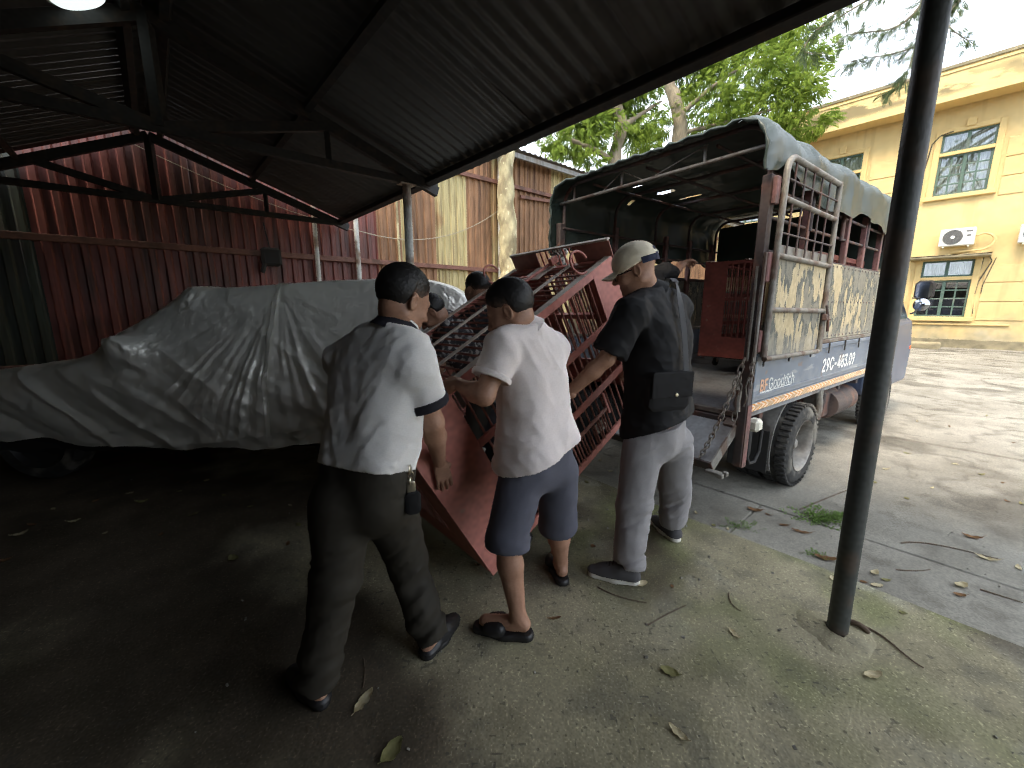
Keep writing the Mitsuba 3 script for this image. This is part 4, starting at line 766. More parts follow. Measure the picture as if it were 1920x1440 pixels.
# wheels
def wheel(fc, l_out, s, r=0.345, w=0.19, front=False):
    wk = numbered(tk + '__wheel'); c = K(fc, l_out, r - 0.022); ax = LL * s
    m = MB(); m.lathe(c, ax, [(0.195, -w), (0.29, -w - .004), (r - .02, -w + .02), (r - .006, -w + .045), (r - .006, -.045), (r - .02, -.02), (0.29, 0.004), (0.225, 0.002), (0.20, -0.02)], 56)
    u, v_ = FF, UP
    for k in range(44):
        a = 2 * math.pi * k / 44; rd = u * math.cos(a) + v_ * math.sin(a); tn_ = -u * math.sin(a) + v_ * math.cos(a)
        for sg in (0.22, 0.78): m.box(c - ax * (w * sg) + rd * (r - 0.004) + tn_ * (0.008 if sg > .5 else 0), (rd, tn_, ax), (0.024, 0.026, w * 0.40), 0.003)
    obj('tyre', m, 'tyre', wk, smooth=40)
    d = -0.10 if not front else -0.02
    m = MB(); m.lathe(c, ax, [(0.0, d), (0.065, d), (0.07, d - .02), (0.135, d - .015), (0.165, d + (0.035 if front else -.015)), (0.185, -0.035), (0.20, -0.006), (0.216, 0.004), (0.220, -0.02), (0.215, -w)], 48); obj('rim', m, 'rim_steel', wk, smooth=35)
    m = MB()
    for k in range(6): a = 2 * math.pi * k / 6; m.lathe(c + (u * math.cos(a) + v_ * math.sin(a)) * 0.10 + ax * (d - .012), ax, [(0.016, 0), (0.016, 0.022), (0.008, 0.03), (0, 0.03)], 6)
    m.lathe(c + ax * d, ax, [(0.05, 0), (0.048, 0.04), (0.03, 0.055), (0, 0.056)], 16); obj('hub', m, 'rim_steel', wk, smooth=30)
for s, f in ((-1, lambda x: x), (1, lambda x: 4.21 - x)):
    wheel(3.84, f(1.105), s); wheel(3.84, f(1.33), s); wheel(6.62, f(1.14), s, front=True)
for fc in (3.84, 6.62): m = MB(); m.tube([K(fc, 1.3, 0.32), K(fc, 2.9, 0.32)], 0.05, 10); m.box(K(fc, 2.1, 0.32), AX, (0.26, 0.3, 0.26), 0.08); obj('axle', m, 'truck_steel', tk, smooth=40)
for s, l in ((-1, 1.20), (1, 2.77)):
    g_ = np.linspace(math.radians(100), math.radians(205), 14); P = np.array([[K(3.84 + 0.405 * math.cos(a) * 1.0, l + q, 0.33 + 0.405 * math.sin(a)) for q in (0.0, 0.24)] for a in g_]); P2 = np.array([[K(3.84 + 0.392 * math.cos(a), l + q, 0.33 + 0.392 * math.sin(a)) for q in (0.0, 0.24)] for a in g_])
    m = MB(); m.grid(P); m.grid(P2, flip=True); m.grid(np.stack([P[:, 0], P2[:, 0]], 1)); m.grid(np.stack([P[:, 1], P2[:, 1]], 1)); obj('mudguard', m, 'rim_steel', tk, smooth=50)
    tb('mud_flap', 3.40, 3.41, l - .0, l + .30, 0.16, 0.50, 'rubber', 0.003)
    tb('side_lamp', 2.93, 3.02, l + .02 + s * .11, l + .10 + s * .11, 0.60, 0.69, 'lamp_white', 0.02, label='cream side lamp under the bed corner' if s < 0 else None)
    m = MB(); g2 = [(2.92, 0.60), (2.93, 0.42), (2.97, 0.36), (3.06, 0.35), (3.12, 0.42), (3.13, 0.58)]; m.tube([K(a, l + .05 + s * .09, b) for a, b in g2], 0.012, 8); m.box(K(3.02, l + .08 + s * .06, 0.47), AX, (0.2, 0.02, 0.22), 0.02); obj('rubber_loop', m, 'rubber', tk, smooth=40)
m = MB(); m.tube([K(4.36, 1.20, 0.71), K(4.40, 1.19, 0.60), K(4.42, 1.19, 0.50), K(4.40, 1.185, 0.43)], [0.03, 0.032, 0.03, 0.022], 8); obj('mud_bracket', m, 'galv', tk, smooth=50)
tb('bracket_box', 4.48, 4.62, 1.22, 1.34, 0.52, 0.68, 'galv', 0.015); tb('battery_box', 4.72, 5.15, 1.24, 1.56, 0.36, 0.64, 'truck_steel', 0.03); m = MB(); m.tube([K(4.9, 1.30, 0.48), K(5.55, 1.30, 0.48)], 0.14, 18); obj('fuel_tank', m, 'truck_steel', tk, smooth=40); tb('tool_box', 5.25, 5.62, 1.28, 1.60, 0.30, 0.62, 'truck_steel', 0.03)
# cab
import manifold3d as m3
def hull_r(pts, r): return m3.Manifold.batch_hull([m3.Manifold.sphere(r, 20).translate(list(map(float, p))) for p in pts])
lo = hull_r([K(f, l, z) for f, z in ((6.05, 0.52), (6.05, 1.20), (7.76, 0.50), (7.82, 0.90), (7.62, 1.22)) for l in (1.25, 2.96)], 0.09)
hi = hull_r([K(f, l, z) for (f, z, i_) in ((6.05, 1.18, 0.0), (7.55, 1.20, 0.0), (6.07, 1.86, 0.10), (6.75, 1.84, 0.10)) for l in (1.25 + i_, 2.96 - i_)], 0.08)
cab = lo + hi
for l in (1.0, 2.75): cab = cab - m3.Manifold.cylinder(0.46, 0.41, 0.41, 48, True).transform(np.column_stack([FF, UP, -LL, K(6.62, l + 0.30, 0.34)]).astype(float))
cbk = numbered(tk + '__cab'); mm = cab.to_mesh(); obj('body', (mm.vert_properties[:, :3], mm.tri_verts), 'cab_blue', cbk, smooth=35)
for l, s in ((1.25, -1), (2.96, 1)):
    qq = [(6.25, 1.30), (7.34, 1.30), (6.86, 1.76), (6.26, 1.78)]; m = MB(); off = lambda z: l + s * 0.094 - s * 0.152 * max(0, (z - 1.2)) ; P = [K(f, off(z), z) for f, z in qq]; P2 = [p - LL * s * 0.03 for p in P]
    m.add(np.array(P + P2), [[0, 1, 2], [0, 2, 3], [4, 6, 5], [4, 7, 6]]); obj('side_window', m, 'glass_dark', cbk)
    m = MB(); m.tube([K(7.45, l + s * .085, 1.36), K(7.56, l + s * .11, 1.38), K(7.62, l + s * .13, 1.46)], 0.012, 8); m.tube([K(7.40, l + s * .085, 1.56), K(7.62, l + s * .13, 1.56), K(7.62, l + s * .13, 1.72), K(7.62, l + s * .13, 1.42)], 0.009, 8); obj('mirror_arm', m, 'rubber', cbk, smooth=50)
    c = K(7.62, l + s * .15, 1.665); m = MB(); m.box(c, AX, (0.07, 0.19, 0.245), 0.04); obj('mirror_housing', m, 'rubber', cbk, smooth=40); m = MB(); m.box(c - FF * 0.0345, AX, (0.006, 0.155, 0.205), 0.03); obj('mirror', m, 'mirror_glass', cbk)
    c = K(7.62, l + s * .15, 1.475); m = MB(); m.lathe(c, -FF, [(0.02, 0.0), (0.082, 0.0), (0.086, 0.02), (0.083, 0.035)], 28); obj('mirror_housing', m, 'rubber', cbk, smooth=40); m = MB(); m.lathe(c, -FF, [(0.081, 0.034), (0.065, 0.046), (0.035, 0.056), (0.0, 0.060)], 28); obj('mirror', m, 'mirror_glass', cbk, smooth=True)
    m = MB(); m.box(K(7.76, l + s * .05, 0.90), AX, (0.10, 0.09, 0.08), 0.02); obj('turn_signal', m, 'lamp_amber', cbk)
    m = MB(); m.box(K(6.45, l + s * .092, 1.14), AX, (0.16, 0.02, 0.03), 0.006); obj('door_handle', m, 'rubber', cbk)
    m = MB(); m.tube([K(6.12, l + s * .090, 1.22), K(6.12, l + s * .091, 0.6), K(6.2, l + s * .091, 0.46)], 0.005, 5); obj('door_seam', m, 'rubber', cbk)
m = MB(); P = [K(7.46, 1.42, 1.30), K(7.46, 2.79, 1.30), K(6.85, 2.70, 1.80), K(6.85, 1.51, 1.80)]; m.add(np.array([p + FF * 0.055 + UP * .05 for p in P]), [[0, 1, 2], [0, 2, 3]]); obj('windscreen', m, 'glass_dark', cbk)
tb('bumper', 7.78, 7.88, 1.28, 2.93, 0.42, 0.58, 'rubber', 0.03, cbk)
for l in (1.35, 2.70): tb('headlight', 7.76, 7.84, l + .05, l + .25, 0.72, 0.86, 'lamp_white', 0.02, cbk)
tb('rear_lamp', 2.83, 2.86, 1.55, 1.75, 0.57, 0.65, 'lamp_amber', 0.006); tb('rear_lamp', 2.83, 2.86, 2.46, 2.66, 0.57, 0.65, 'lamp_amber', 0.006)
# ------------------------------------------------------------------ people: smooth-blended distance fields turned into meshes
class Field:
    def __init__(s, lo, hi, h):
        s.h, s.lo = h, np.asarray(lo, float); s.n = np.ceil((np.asarray(hi) - s.lo) / h).astype(int) + 1
        s.ax = [s.lo[k] + np.arange(s.n[k]) * h for k in range(3)]; s.F = np.full(tuple(s.n), 0.3, np.float32)
    def win(s, lo, hi):
        i0 = np.clip(np.floor((np.asarray(lo) - s.lo) / s.h).astype(int), 0, s.n); i1 = np.clip(np.ceil((np.asarray(hi) - s.lo) / s.h).astype(int) + 1, 0, s.n)
        w = tuple(slice(a, b) for a, b in zip(i0, i1)); return w, (s.ax[0][w[0]][:, None, None], s.ax[1][w[1]][None, :, None], s.ax[2][w[2]][None, None, :])
    def put(s, w, d, k, sub=False):
        F = s.F[w]
        if sub: d = -d; h = np.clip(0.5 - 0.5 * (F - d) / k, 0, 1); s.F[w] = F * (1 - h) + d * h + k * h * (1 - h)
        else: h = np.clip(0.5 + 0.5 * (F - d) / k, 0, 1); s.F[w] = F * (1 - h) + d * h - k * h * (1 - h)
    def cap(s, a, b, ra, rb=None, k=0.02, sub=False, cut=None):
        a, b = np.asarray(a, float), np.asarray(b, float); rb = ra if rb is None else rb; m = max(ra, rb) + k + 0.05
        w, (x, y, z) = s.win(np.minimum(a, b) - m, np.maximum(a, b) + m); d = b - a; L2 = max(d @ d, 1e-9)
        t = np.clip(((x - a[0]) * d[0] + (y - a[1]) * d[1] + (z - a[2]) * d[2]) / L2, 0, 1)
        q = np.sqrt((x - a[0] - t * d[0]) ** 2 + (y - a[1] - t * d[1]) ** 2 + (z - a[2] - t * d[2]) ** 2) - (ra + (rb - ra) * t)
        if cut is not None: q = np.maximum(q, ((x - cut[0][0]) * cut[1][0] + (y - cut[0][1]) * cut[1][1] + (z - cut[0][2]) * cut[1][2]))
        s.put(w, q, k, sub); return s
    def ell(s, c, A, r, k=0.02, sub=False):
        c, r, A = np.asarray(c, float), np.asarray(r, float), np.array([unit(v) for v in A]); m = r.max() + k + 0.04; w, (x, y, z) = s.win(c - m, c + m)
        q = [(x - c[0]) * a[0] + (y - c[1]) * a[1] + (z - c[2]) * a[2] for a in A]; k0 = np.sqrt(sum((u / v) ** 2 for u, v in zip(q, r))); k1 = np.sqrt(sum((u / v ** 2) ** 2 for u, v in zip(q, r))) + 1e-6
        s.put(w, k0 * (k0 - 1) / k1, k, sub); return s
    def loft(s, sec, k=0.03, steps=16):
        p = np.linspace(0, 1, len(sec)); f = PchipInterpolator(p, np.array([np.concatenate([c, unit(l), [hw, r]]) for c, l, hw, r in sec]))
        for t in np.linspace(0, 1, steps): v = f(t); l = unit(v[3:6]) * max(v[6] - v[7], 0.001); s.cap(v[:3] - l, v[:3] + l, v[7], k=k)
        return s
    def plane(s, p, n):
        x, y, z = s.ax[0][:, None, None], s.ax[1][None, :, None], s.ax[2][None, None, :]
        s.F = np.maximum(s.F, ((x - p[0]) * n[0] + (y - p[1]) * n[1] + (z - p[2]) * n[2]).astype(np.float32)); return s
    def near(s, fn, band=0.05):
        i = np.nonzero(np.abs(s.F) < band); P = np.stack([s.ax[k][i[k]] for k in range(3)], -1); s.F[i] += fn(P).astype(np.float32); return s
    def mesh(s, smooth=2):
        F = s.F; F[[0, -1]] = 0.3; F[:, [0, -1]] = 0.3; F[:, :, [0, -1]] = 0.3; ins = F < 0; n = F.shape
        c = sum(ins[a:n[0] - 1 + a, b:n[1] - 1 + b, d:n[2] - 1 + d].astype(np.int8) for a, b, d in np.ndindex(2, 2, 2)); act = (c > 0) & (c < 8)
        idx = -np.ones(act.shape, np.int64); I = np.stack(np.nonzero(act), -1); idx[act] = np.arange(len(I)); acc, cnt = np.zeros((len(I), 3)), np.zeros(len(I))
        for axis in range(3):
            for o in np.ndindex(2, 2):
                a = np.zeros(3, int); a[[k for k in range(3) if k != axis]] = o; b = a.copy(); b[axis] = 1
                fa, fb = F[tuple((I + a).T)], F[tuple((I + b).T)]; cr = (fa < 0) != (fb < 0); t = np.where(cr, fa / np.where(cr, fa - fb, 1), 0); p = (I + a).astype(float); p[:, axis] += t; acc[cr] += p[cr]; cnt[cr] += 1
        V = acc / cnt[:, None] * s.h + s.lo; Q = []
        for axis in range(3):
            u, v = (axis + 1) % 3, (axis + 2) % 3; sl = [slice(None)] * 3; sl2 = [slice(None)] * 3; sl[axis] = slice(0, -1); sl2[axis] = slice(1, None); A_, B_ = ins[tuple(sl)], ins[tuple(sl2)]
            for sign in (0, 1):
                e = np.stack(np.nonzero((A_ & ~B_) if sign == 0 else (~A_ & B_)), -1); du, dv = np.eye(3, dtype=int)[u], np.eye(3, dtype=int)[v]
                q = np.stack([idx[tuple((e - du - dv).T)], idx[tuple((e - dv).T)], idx[tuple(e.T)], idx[tuple((e - du).T)]], -1); Q.append(q if sign == 0 else q[:, ::-1])
        Q = np.vstack(Q); f = np.vstack([Q[:, [0, 1, 2]], Q[:, [0, 2, 3]]])
        if smooth:
            import scipy.sparse as sp
            i, j = np.concatenate([Q[:, k] for k in range(4)]), np.concatenate([Q[:, (k + 1) % 4] for k in range(4)]); W = sp.coo_matrix((np.ones(len(i)), (i, j)), (len(V), len(V))).tocsr(); W = W + W.T; W.data[:] = 1.0; W = sp.diags(1 / np.maximum(np.asarray(W.sum(1)).ravel(), 1)) @ W
            for lam in (0.5, -0.52) * smooth: V = V + lam * (W @ V - V)
        return V, f
def union(parts):
    try:
        ms = [m3.Manifold(m3.Mesh(np.asarray(v, np.float32), np.asarray(f, np.uint32))) for v, f in parts]
        u = m3.Manifold.batch_boolean(ms, m3.OpType.Add); mm = u.to_mesh()
        if len(mm.tri_verts) > 100: return np.array(mm.vert_properties[:, :3]), np.array(mm.tri_verts)
    except Exception: pass
    b = MB(); [b.add(v, f) for v, f in parts]; return b.mesh()
def rn(P, s, seed, o=3): return ridge(meshkit.fbm(P * s, o, seed))

def head_parts(c, fwd, up, nk, sc=1.0, hair=True, hairline=0.0, seed=0):
    f = unit(fwd); u = unit(np.asarray(up) - f * (np.asarray(up) @ f)); l = np.cross(u, f); G = lambda x, y, z: c + (f * x + l * y + u * z) * sc; A3 = (f, l, u); S_ = lambda *r: [q * sc for q in r]
    H = Field(c - 0.19 * sc, c + 0.19 * sc, 0.0045)
    H.ell(G(-.014, 0, .040), A3, S_(.098, .078, .090)); H.ell(G(.030, 0, -.018), A3, S_(.064, .062, .092), .03)
    for y in (1, -1):
        H.cap(G(-.012, y * .046, -.055), G(.058, y * .014, -.098), .022 * sc, .018 * sc, .03); H.cap(G(.082, y * .012, .024), G(.076, y * .040, .022), .012 * sc, .010 * sc, .015); H.ell(G(.062, y * .042, -.032), A3, S_(.022, .016, .018), .02)
        H.ell(G(.097, y * .032, .002), A3, S_(.012, .016, .010), .010, sub=True); H.ell(G(.078, y * .032, .000), A3, S_(.012, .013, .011), .006)
        e = G(-.010, y * .080, -.006); ea = (unit(f * 0.94 + l * y * -.3), unit(l * y + f * .3), u); H.cap(G(-.004, y * .070, -.018), G(-.008, y * .074, .012), .012 * sc, .012 * sc, .008); H.ell(e, ea, S_(.020, .0075, .033), .005); H.ell(e + l * y * .007 * sc + f * .003, ea, S_(.011, .006, .020), .005, sub=True)
    H.cap(G(.092, 0, .012), G(.112, 0, -.026), .008 * sc, .013 * sc, .012)
    for y in (1, -1): H.ell(G(.102, y * .012, -.030), A3, S_(.011, .009, .009), .008)
    H.cap(G(.084, .018, -.060), G(.084, -.018, -.060), .009 * sc, k=.010); H.cap(G(.082, .014, -.071), G(.082, -.014, -.071), .009 * sc, k=.008); H.ell(G(.070, 0, -.098), A3, S_(.020, .026, .018), .02)
    na = G(-.034, 0, -.045); nb = na + unit(nk - na) * .105 * sc; H.cap(na, nb, .053 * sc, .053 * sc, .03)
    skin = H.mesh(1)
    if not hair: return skin, None, G
    R = Field(c - 0.16 * sc, c + 0.18 * sc, 0.0042); R.ell(G(-.014, 0, .040), A3, S_(.107, .086, .100)); R.ell(G(.020, 0, -.012), A3, S_(.060, .066, .085), .03)
    X = [np.broadcast_to(a, R.F.shape) for a in (R.ax[0][:, None, None], R.ax[1][None, :, None], R.ax[2][None, None, :])]; q = np.stack(X, -1) - c; hx, hy, hz = (q @ f) / sc, np.abs(q @ l) / sc, (q @ u) / sc
    gx = np.interp(hx, [-.13, -.06, -.035, -.02, .0, .03, .06, .085, .11], np.array([-.066, -.064, -.050, .022, .022, .030, .055, .085, .12]) + hairline) + .016 * (meshkit.fbm(np.stack([a_ * np.ones_like(hx) for a_ in X], -1) * 75, 2, seed) - .5)
    fade = np.clip((hz - gx) / .05, 0, 1); R.F = np.maximum(R.F + (0.0085 * (1 - fade)).astype(np.float32), ((gx - hz) * 0.6 * sc).astype(np.float32))
    R.near(lambda P: -0.002 * (rn(P, 70, seed, 2) - 0.55) - 0.003 * (rn(P, 150, seed + 1, 2) - .5), 0.02)
    V, F_ = R.mesh(0); q = V - c; vx, vz = (q @ f) / sc, (q @ u) / sc
    t = np.clip((vz - np.interp(vx, [-.13, -.06, -.035, -.02, .0, .03, .06, .085, .11], np.array([-.066, -.064, -.050, .022, .022, .030, .055, .085, .12]) + hairline)) / .045 + .5 * (meshkit.noise(V * 120) - .5), 0, 1)[:, None]
    return skin, (V, F_, np.array([.10, .06, .042]) * (1 - t) ** 2 + np.array([.009, .008, .0075]) * (1 - (1 - t) ** 2)), G
def hand(wr, d, pn, side, curl=0.5, spread=0.10, sc=1.0, thumb=0.6):
    """d: along the hand, pn: out of the palm, side = +1 when the thumb lies at cross(d, pn)."""
    d = unit(d); pn = unit(pn - d * (pn @ d)); t = np.cross(d, pn) * side; c = wr + d * .085 * sc
    H = Field(c - .15 * sc, c + .15 * sc, 0.0033); B = lambda x, y, z: wr + (d * x + t * y + pn * z) * sc
    H.cap(B(-.05, 0, 0), B(.012, 0, 0), .027 * sc, .026 * sc); 
    for y, x1 in ((-.028, .072), (-.010, .080), (.010, .083), (.029, .080)): H.cap(B(.018, y * .72, 0), B(x1, y, .002), .0155 * sc, .0125 * sc, .012)
    for i, (y, L_) in enumerate(((-.030, .058), (-.0105, .074), (.0105, .080), (.030, .070))):
        p = B(.080 if i else .072, y, .0); a = 0.15 + curl * 0.55; r = .0093 - .0008 * (i == 0)
        for j, (seg, rr) in enumerate(((.46, 1.0), (.30, .94), (.24, .84))):
            aa = a; dirv = d * math.cos(aa) + pn * math.sin(aa) + t * spread * (y / .03) * math.cos(aa); q = p + unit(dirv) * L_ * seg * sc; H.cap(p, q, r * rr * sc, r * rr * .93 * sc, .004); p = q; a += curl * (1.15 if j == 0 else .8)
    p0 = B(.020, .026, .006); p1 = B(.045, .052, .016 + .014 * thumb); p2 = B(.072, .056 - .012 * thumb, .022 + .028 * thumb); p3 = B(.094, .050 - .022 * thumb, .024 + .036 * thumb); H.cap(p0, p1, .0155 * sc, .0125 * sc, .012); H.cap(p1, p2, .0115 * sc, .0105 * sc, .004); H.cap(p2, p3, .0105 * sc, .0088 * sc, .003)
    return H.mesh(1)

def skin_col(p, n, uv):
    a = fbm(p.x * 14, p.y * 14, p.z * 14, 3); return mix((0.285, 0.150, 0.095), (0.38, 0.215, 0.145), a) * (0.92 + 0.16 * noise(p.x * 160, p.y * 160, p.z * 160))
M('skin', bump(pri(mikit.proc(skin_col), 0.48, spec=0.4), lambda p, n, uv: noise(p.x * 300, p.y * 300, p.z * 300), 0.0006))
M('hair_black', bump(pri({'type': 'mesh_attribute', 'name': 'vertex_color'}, 0.5, spec=0.4), lambda p, n, uv: noise(p.x * 260, p.y * 260, p.z * 150), 0.002))
def cloth(name, c, rough=0.85, weave=700, sc=0.0012, sheen=0.3, mott=0.10):
    def f(p, n, uv): return mi.Color3f(c) * (1 - mott + 2 * mott * fbm(p.x * 6, p.y * 6, p.z * 6, 3)) * (0.94 + 0.12 * noise(p.x * weave * .5, p.y * weave * .5, p.z * weave * .5))
    M(name, bump(pri(mikit.proc(f), rough, spec=0.2, sheen=sheen), lambda p, n, uv: 0.6 * noise(p.x * weave, p.y * weave, p.z * weave) + 4.0 * (1 - 2 * dr.abs(fbm(p.x * 13, p.y * 13, p.z * 19, 3) - 0.5)), sc))
cloth('shirt_white', (0.66, 0.645, 0.62)); cloth('shirt_cream', (0.66, 0.60, 0.575)); cloth('shirt_black', (0.013, 0.013, 0.014), 0.75); cloth('trousers_dark', (0.033, 0.029, 0.022), 0.7); cloth('shorts_navy', (0.080, 0.082, 0.103)); cloth('trousers_grey', (0.225, 0.216, 0.216)); cloth('trim_black', (0.018, 0.017, 0.022)); cloth('cap_beige', (0.74, 0.67, 0.52), sc=0.0005); cloth('shirt_dim', (0.05, 0.045, 0.05))
M('shoe_black', pri((0.018, 0.017, 0.017), 0.42)); M('shoe_grey', pri((0.060, 0.058, 0.060), 0.8)); M('sole_white', pri((0.55, 0.53, 0.47), 0.7)); M('metal_bright', pri((0.55, 0.50, 0.38), 0.25, metal=0.9)); M('leather_black', bump(pri((0.011, 0.0105, 0.011), 0.75, spec=0.2), lambda p, n, uv: fbm(p.x * 40, p.y * 40, p.z * 40, 3), 0.004))
def check(p, n, uv):
    a, b = p.x * 38 + p.y * 12, p.z * 38; return mix((0.05, 0.045, 0.05), (0.36, 0.34, 0.33), smoothstep(0.35, 0.55, noise(a, b, p.y * 20)) * smoothstep(-0.3, 0.3, dr.sin(a * 3.1) + dr.sin(b * 3.1)))
M('shirt_check', pri(mikit.proc(check), 0.85))
def glove_col(p, n, uv): return mix((0.10, 0.10, 0.09), (0.50, 0.48, 0.43), smoothstep(0.4, 0.6, noise(p.x * 60, p.y * 60, p.z * 60)))
M('glove', pri(mikit.proc(glove_col), 0.9))

def mid(a, b, t): return a + (b - a) * t
def body_mesh(J, arms='LR', legs='LR', extra=(), h=0.009, hair=True, hairline=0.0, seed=1, hsc=1.0):
    pts = np.array([v for k, v in J.items() if isinstance(v, np.ndarray) and k not in ('pl', 'cl', 'hf', 'hu') and not k.startswith('hd')]); B = Field(pts.min(0) - 0.2, pts.max(0) + 0.2, h)
    pl, cl = J['pl'], J['cl']; pe, ch, nk = J['pelvis'], J['chest'], J['neck']
    B.loft([(pe, pl, .150, .092), (mid(pe, ch, .4), mid(pl, cl, .4), .130, .085), (ch, cl, .150, .095), (mid(ch, nk, .55), cl, .150, .075), (mid(ch, nk, .8), cl, .08, .055)], .02)
    B.cap(mid(ch, nk, .85), J['head'] - unit(J['hf']) * .034 - unit(J['hu']) * .045, .056, .053, .02)
    for s in arms:
        a, b, w = J['sh' + s], J['el' + s], J['wr' + s]; B.cap(mid(ch, nk, .6), a, .05, .048, .02); B.cap(a, b, .052, .040, .03); B.cap(b, mid(b, w, .3), .040, .0425, .02); B.cap(mid(b, w, .3), w, .0425, .0275, .02)
    for s in legs:
        a, b, w = J['hip' + s], J['kn' + s], J['an' + s]; ff = J.get('foot', 1.0); B.cap(a, b, .085, .056, .03); B.cap(b, mid(b, w, .32), .053, .056, .02); B.cap(mid(b, w, .32), w, .056, .034, .02); hl, to = J['hl' + s], J['to' + s]; u = unit(to - hl)
        B.cap(w, hl + UP * .040 + u * .035, .034 * ff, .030 * ff, .02); B.cap(w + u * .02 - UP * .035, to - u * .045 + UP * .022, .034 * ff, .022 * ff, .015); B.cap(hl + UP * .034 + u * .035, to - u * .06 + UP * .025, .028 * ff, .026 * ff, .015)
    parts = [B.mesh(1)]; sk, hr, G = head_parts(J['head'], J['hf'], J['hu'], nk, hsc, hair, hairline, seed); parts.append(sk)
    for e in extra: parts.append(e)
    return union(parts), hr, G
def shirt(J, sec, sleeve=0.55, rs=(.070, .066), hem=None, h=0.007, seed=3, amp=1.0, arms='LR', neck_cut=None):
    pts = np.array([c for c, *_ in sec] + [J['sh' + s] for s in 'LR'] + [J['el' + s] for s in 'LR']); sec = [(sec[0][0] - unit(J['chest'] - J['pelvis']) * .16,) + tuple(sec[0][1:])] + list(sec) + [(J['neck'] - unit(J['hf']) * .004, J['cl'], .074, .069)]; B = Field(pts.min(0) - 0.3, pts.max(0) + 0.2, h); B.loft(sec, .025, 26); B.plane(mid(J['neck'], J['head'], .16) , unit(J['head'] - J['neck'] + UP * .02 + unit(J['hf']) * .02))
    for s in arms:
        a, b = J['sh' + s], J['el' + s]; e = mid(a, b, sleeve); u = unit(b - a); B.cap(mid(J['chest'], J['neck'], .72) + (a - J['chest']) * .25, a, rs[0] * .95, rs[0], .04); B.cap(a, mid(a, b, sleeve + .2), rs[0], rs[1], .014, cut=(e, u))
    ax = unit(J['neck'] - J['pelvis']); la = unit(J['cl'])
    def folds(P):
        q = P - J['pelvis']; z_, x_ = q @ ax, q @ la; y_ = q @ np.cross(ax, la)
        low = np.clip(1.25 - z_ / 0.30, 0.25, 1.2); F_ = ridge(meshkit.fbm(np.stack([z_ * 13 + x_ * 5, x_ * 3.0, y_ * 3.5], -1), 3, seed)); F2 = ridge(meshkit.fbm(np.stack([z_ * 6 - np.abs(x_) * 9, x_ * 4, y_ * 5 + 4], -1), 3, seed + 1)); F3 = rn(P, 9, seed + 2)
        return -amp * (0.026 * (F_ - .62) * low + 0.019 * (F2 - .62) + 0.008 * (F3 - .6))
    B.near(folds)
    if hem is not None: B.plane(*hem)
    if neck_cut is not None: B.plane(*neck_cut)
    return B.mesh(1)
def legs_cloth(J, r=(.100, .078, .072), end=(1.0, 1.0), top=None, h=0.0075, seed=5, amp=1.0, hipw=(.168, .108), sag=True):
    pts = np.array([J[k + s] for k in ('hip', 'kn', 'an') for s in 'LR'] + [J['pelvis']]); B = Field(pts.min(0) - 0.2, pts.max(0) + 0.24, h); pe = J['pelvis']; ax = unit(J['chest'] - pe); hm = (J['hipL'] + J['hipR']) / 2
    B.loft([(pe + ax * .16, J['pl'], hipw[0] * .92, hipw[1] * .93), (pe + ax * .05, J['pl'], hipw[0], hipw[1]), (mid(pe, hm, .8), J['pl'], hipw[0], hipw[1])], .03, 8)
    for s, e in zip('LR', end):
        a, b, w = J['hip' + s], J['kn' + s], J['an' + s]
        if e <= 1e-9: continue
        if e < .5: q = mid(a, b, e * 2); B.cap(a, mid(a, b, min(1.15, e * 2 + .15)), r[0], r[1], .04, cut=(q, unit(b - a)))
        elif e < .7: q = b + (w - b) * (e - .5) * 2; cd = unit(unit(w - b) + unit(b - a)); B.cap(a, b, r[0], r[1], .03, cut=(q, cd)); B.cap(b, mid(b, w, (e - .5) * 2 + .25), r[1], r[2], .02, cut=(q, cd))
        else: q = mid(b, w, e); B.cap(a, b, r[0], r[1], .04); B.cap(b, mid(b, w, e + .06), r[1], r[2], .03, cut=(q, unit(mid(w - b, -UP * np.linalg.norm(w - b), .5))))
    def folds(P):
        o = 0
        for s in 'LR':
            a, b, w = J['hip' + s], J['kn' + s], J['an' + s]; d = unit(w - a); t = (P - a) @ d; rad = P - a - t[:, None] * d; n_ = np.linalg.norm(rad, axis=1); wt = np.clip(1 - n_ / .16, 0, 1); L_ = np.linalg.norm(w - a); kb = np.exp(-((t - np.linalg.norm(b - a)) / .12) ** 2) + np.exp(-((t - L_ + .06) / .09) ** 2) + 0.6 * np.exp(-((t - .05) / .1) ** 2)
            sx = rad @ unit(np.cross(d, [0.3, 1, 0])); o = o - amp * wt * (0.036 * (ridge(meshkit.fbm(np.stack([t * 15 + sx * 9, sx * 4, rad @ UP * 4], -1), 3, seed)) - .62) * (0.35 + kb) + 0.012 * (ridge(meshkit.fbm(np.stack([t * 3, sx * 14, rad[:, 1] * 14], -1), 3, seed + 3)) - .6))
        return o - amp * 0.004 * (rn(P, 10, seed + 5) - .6)
    B.near(folds)
    if top is not None: B.plane(*top)
    return B.mesh(1)
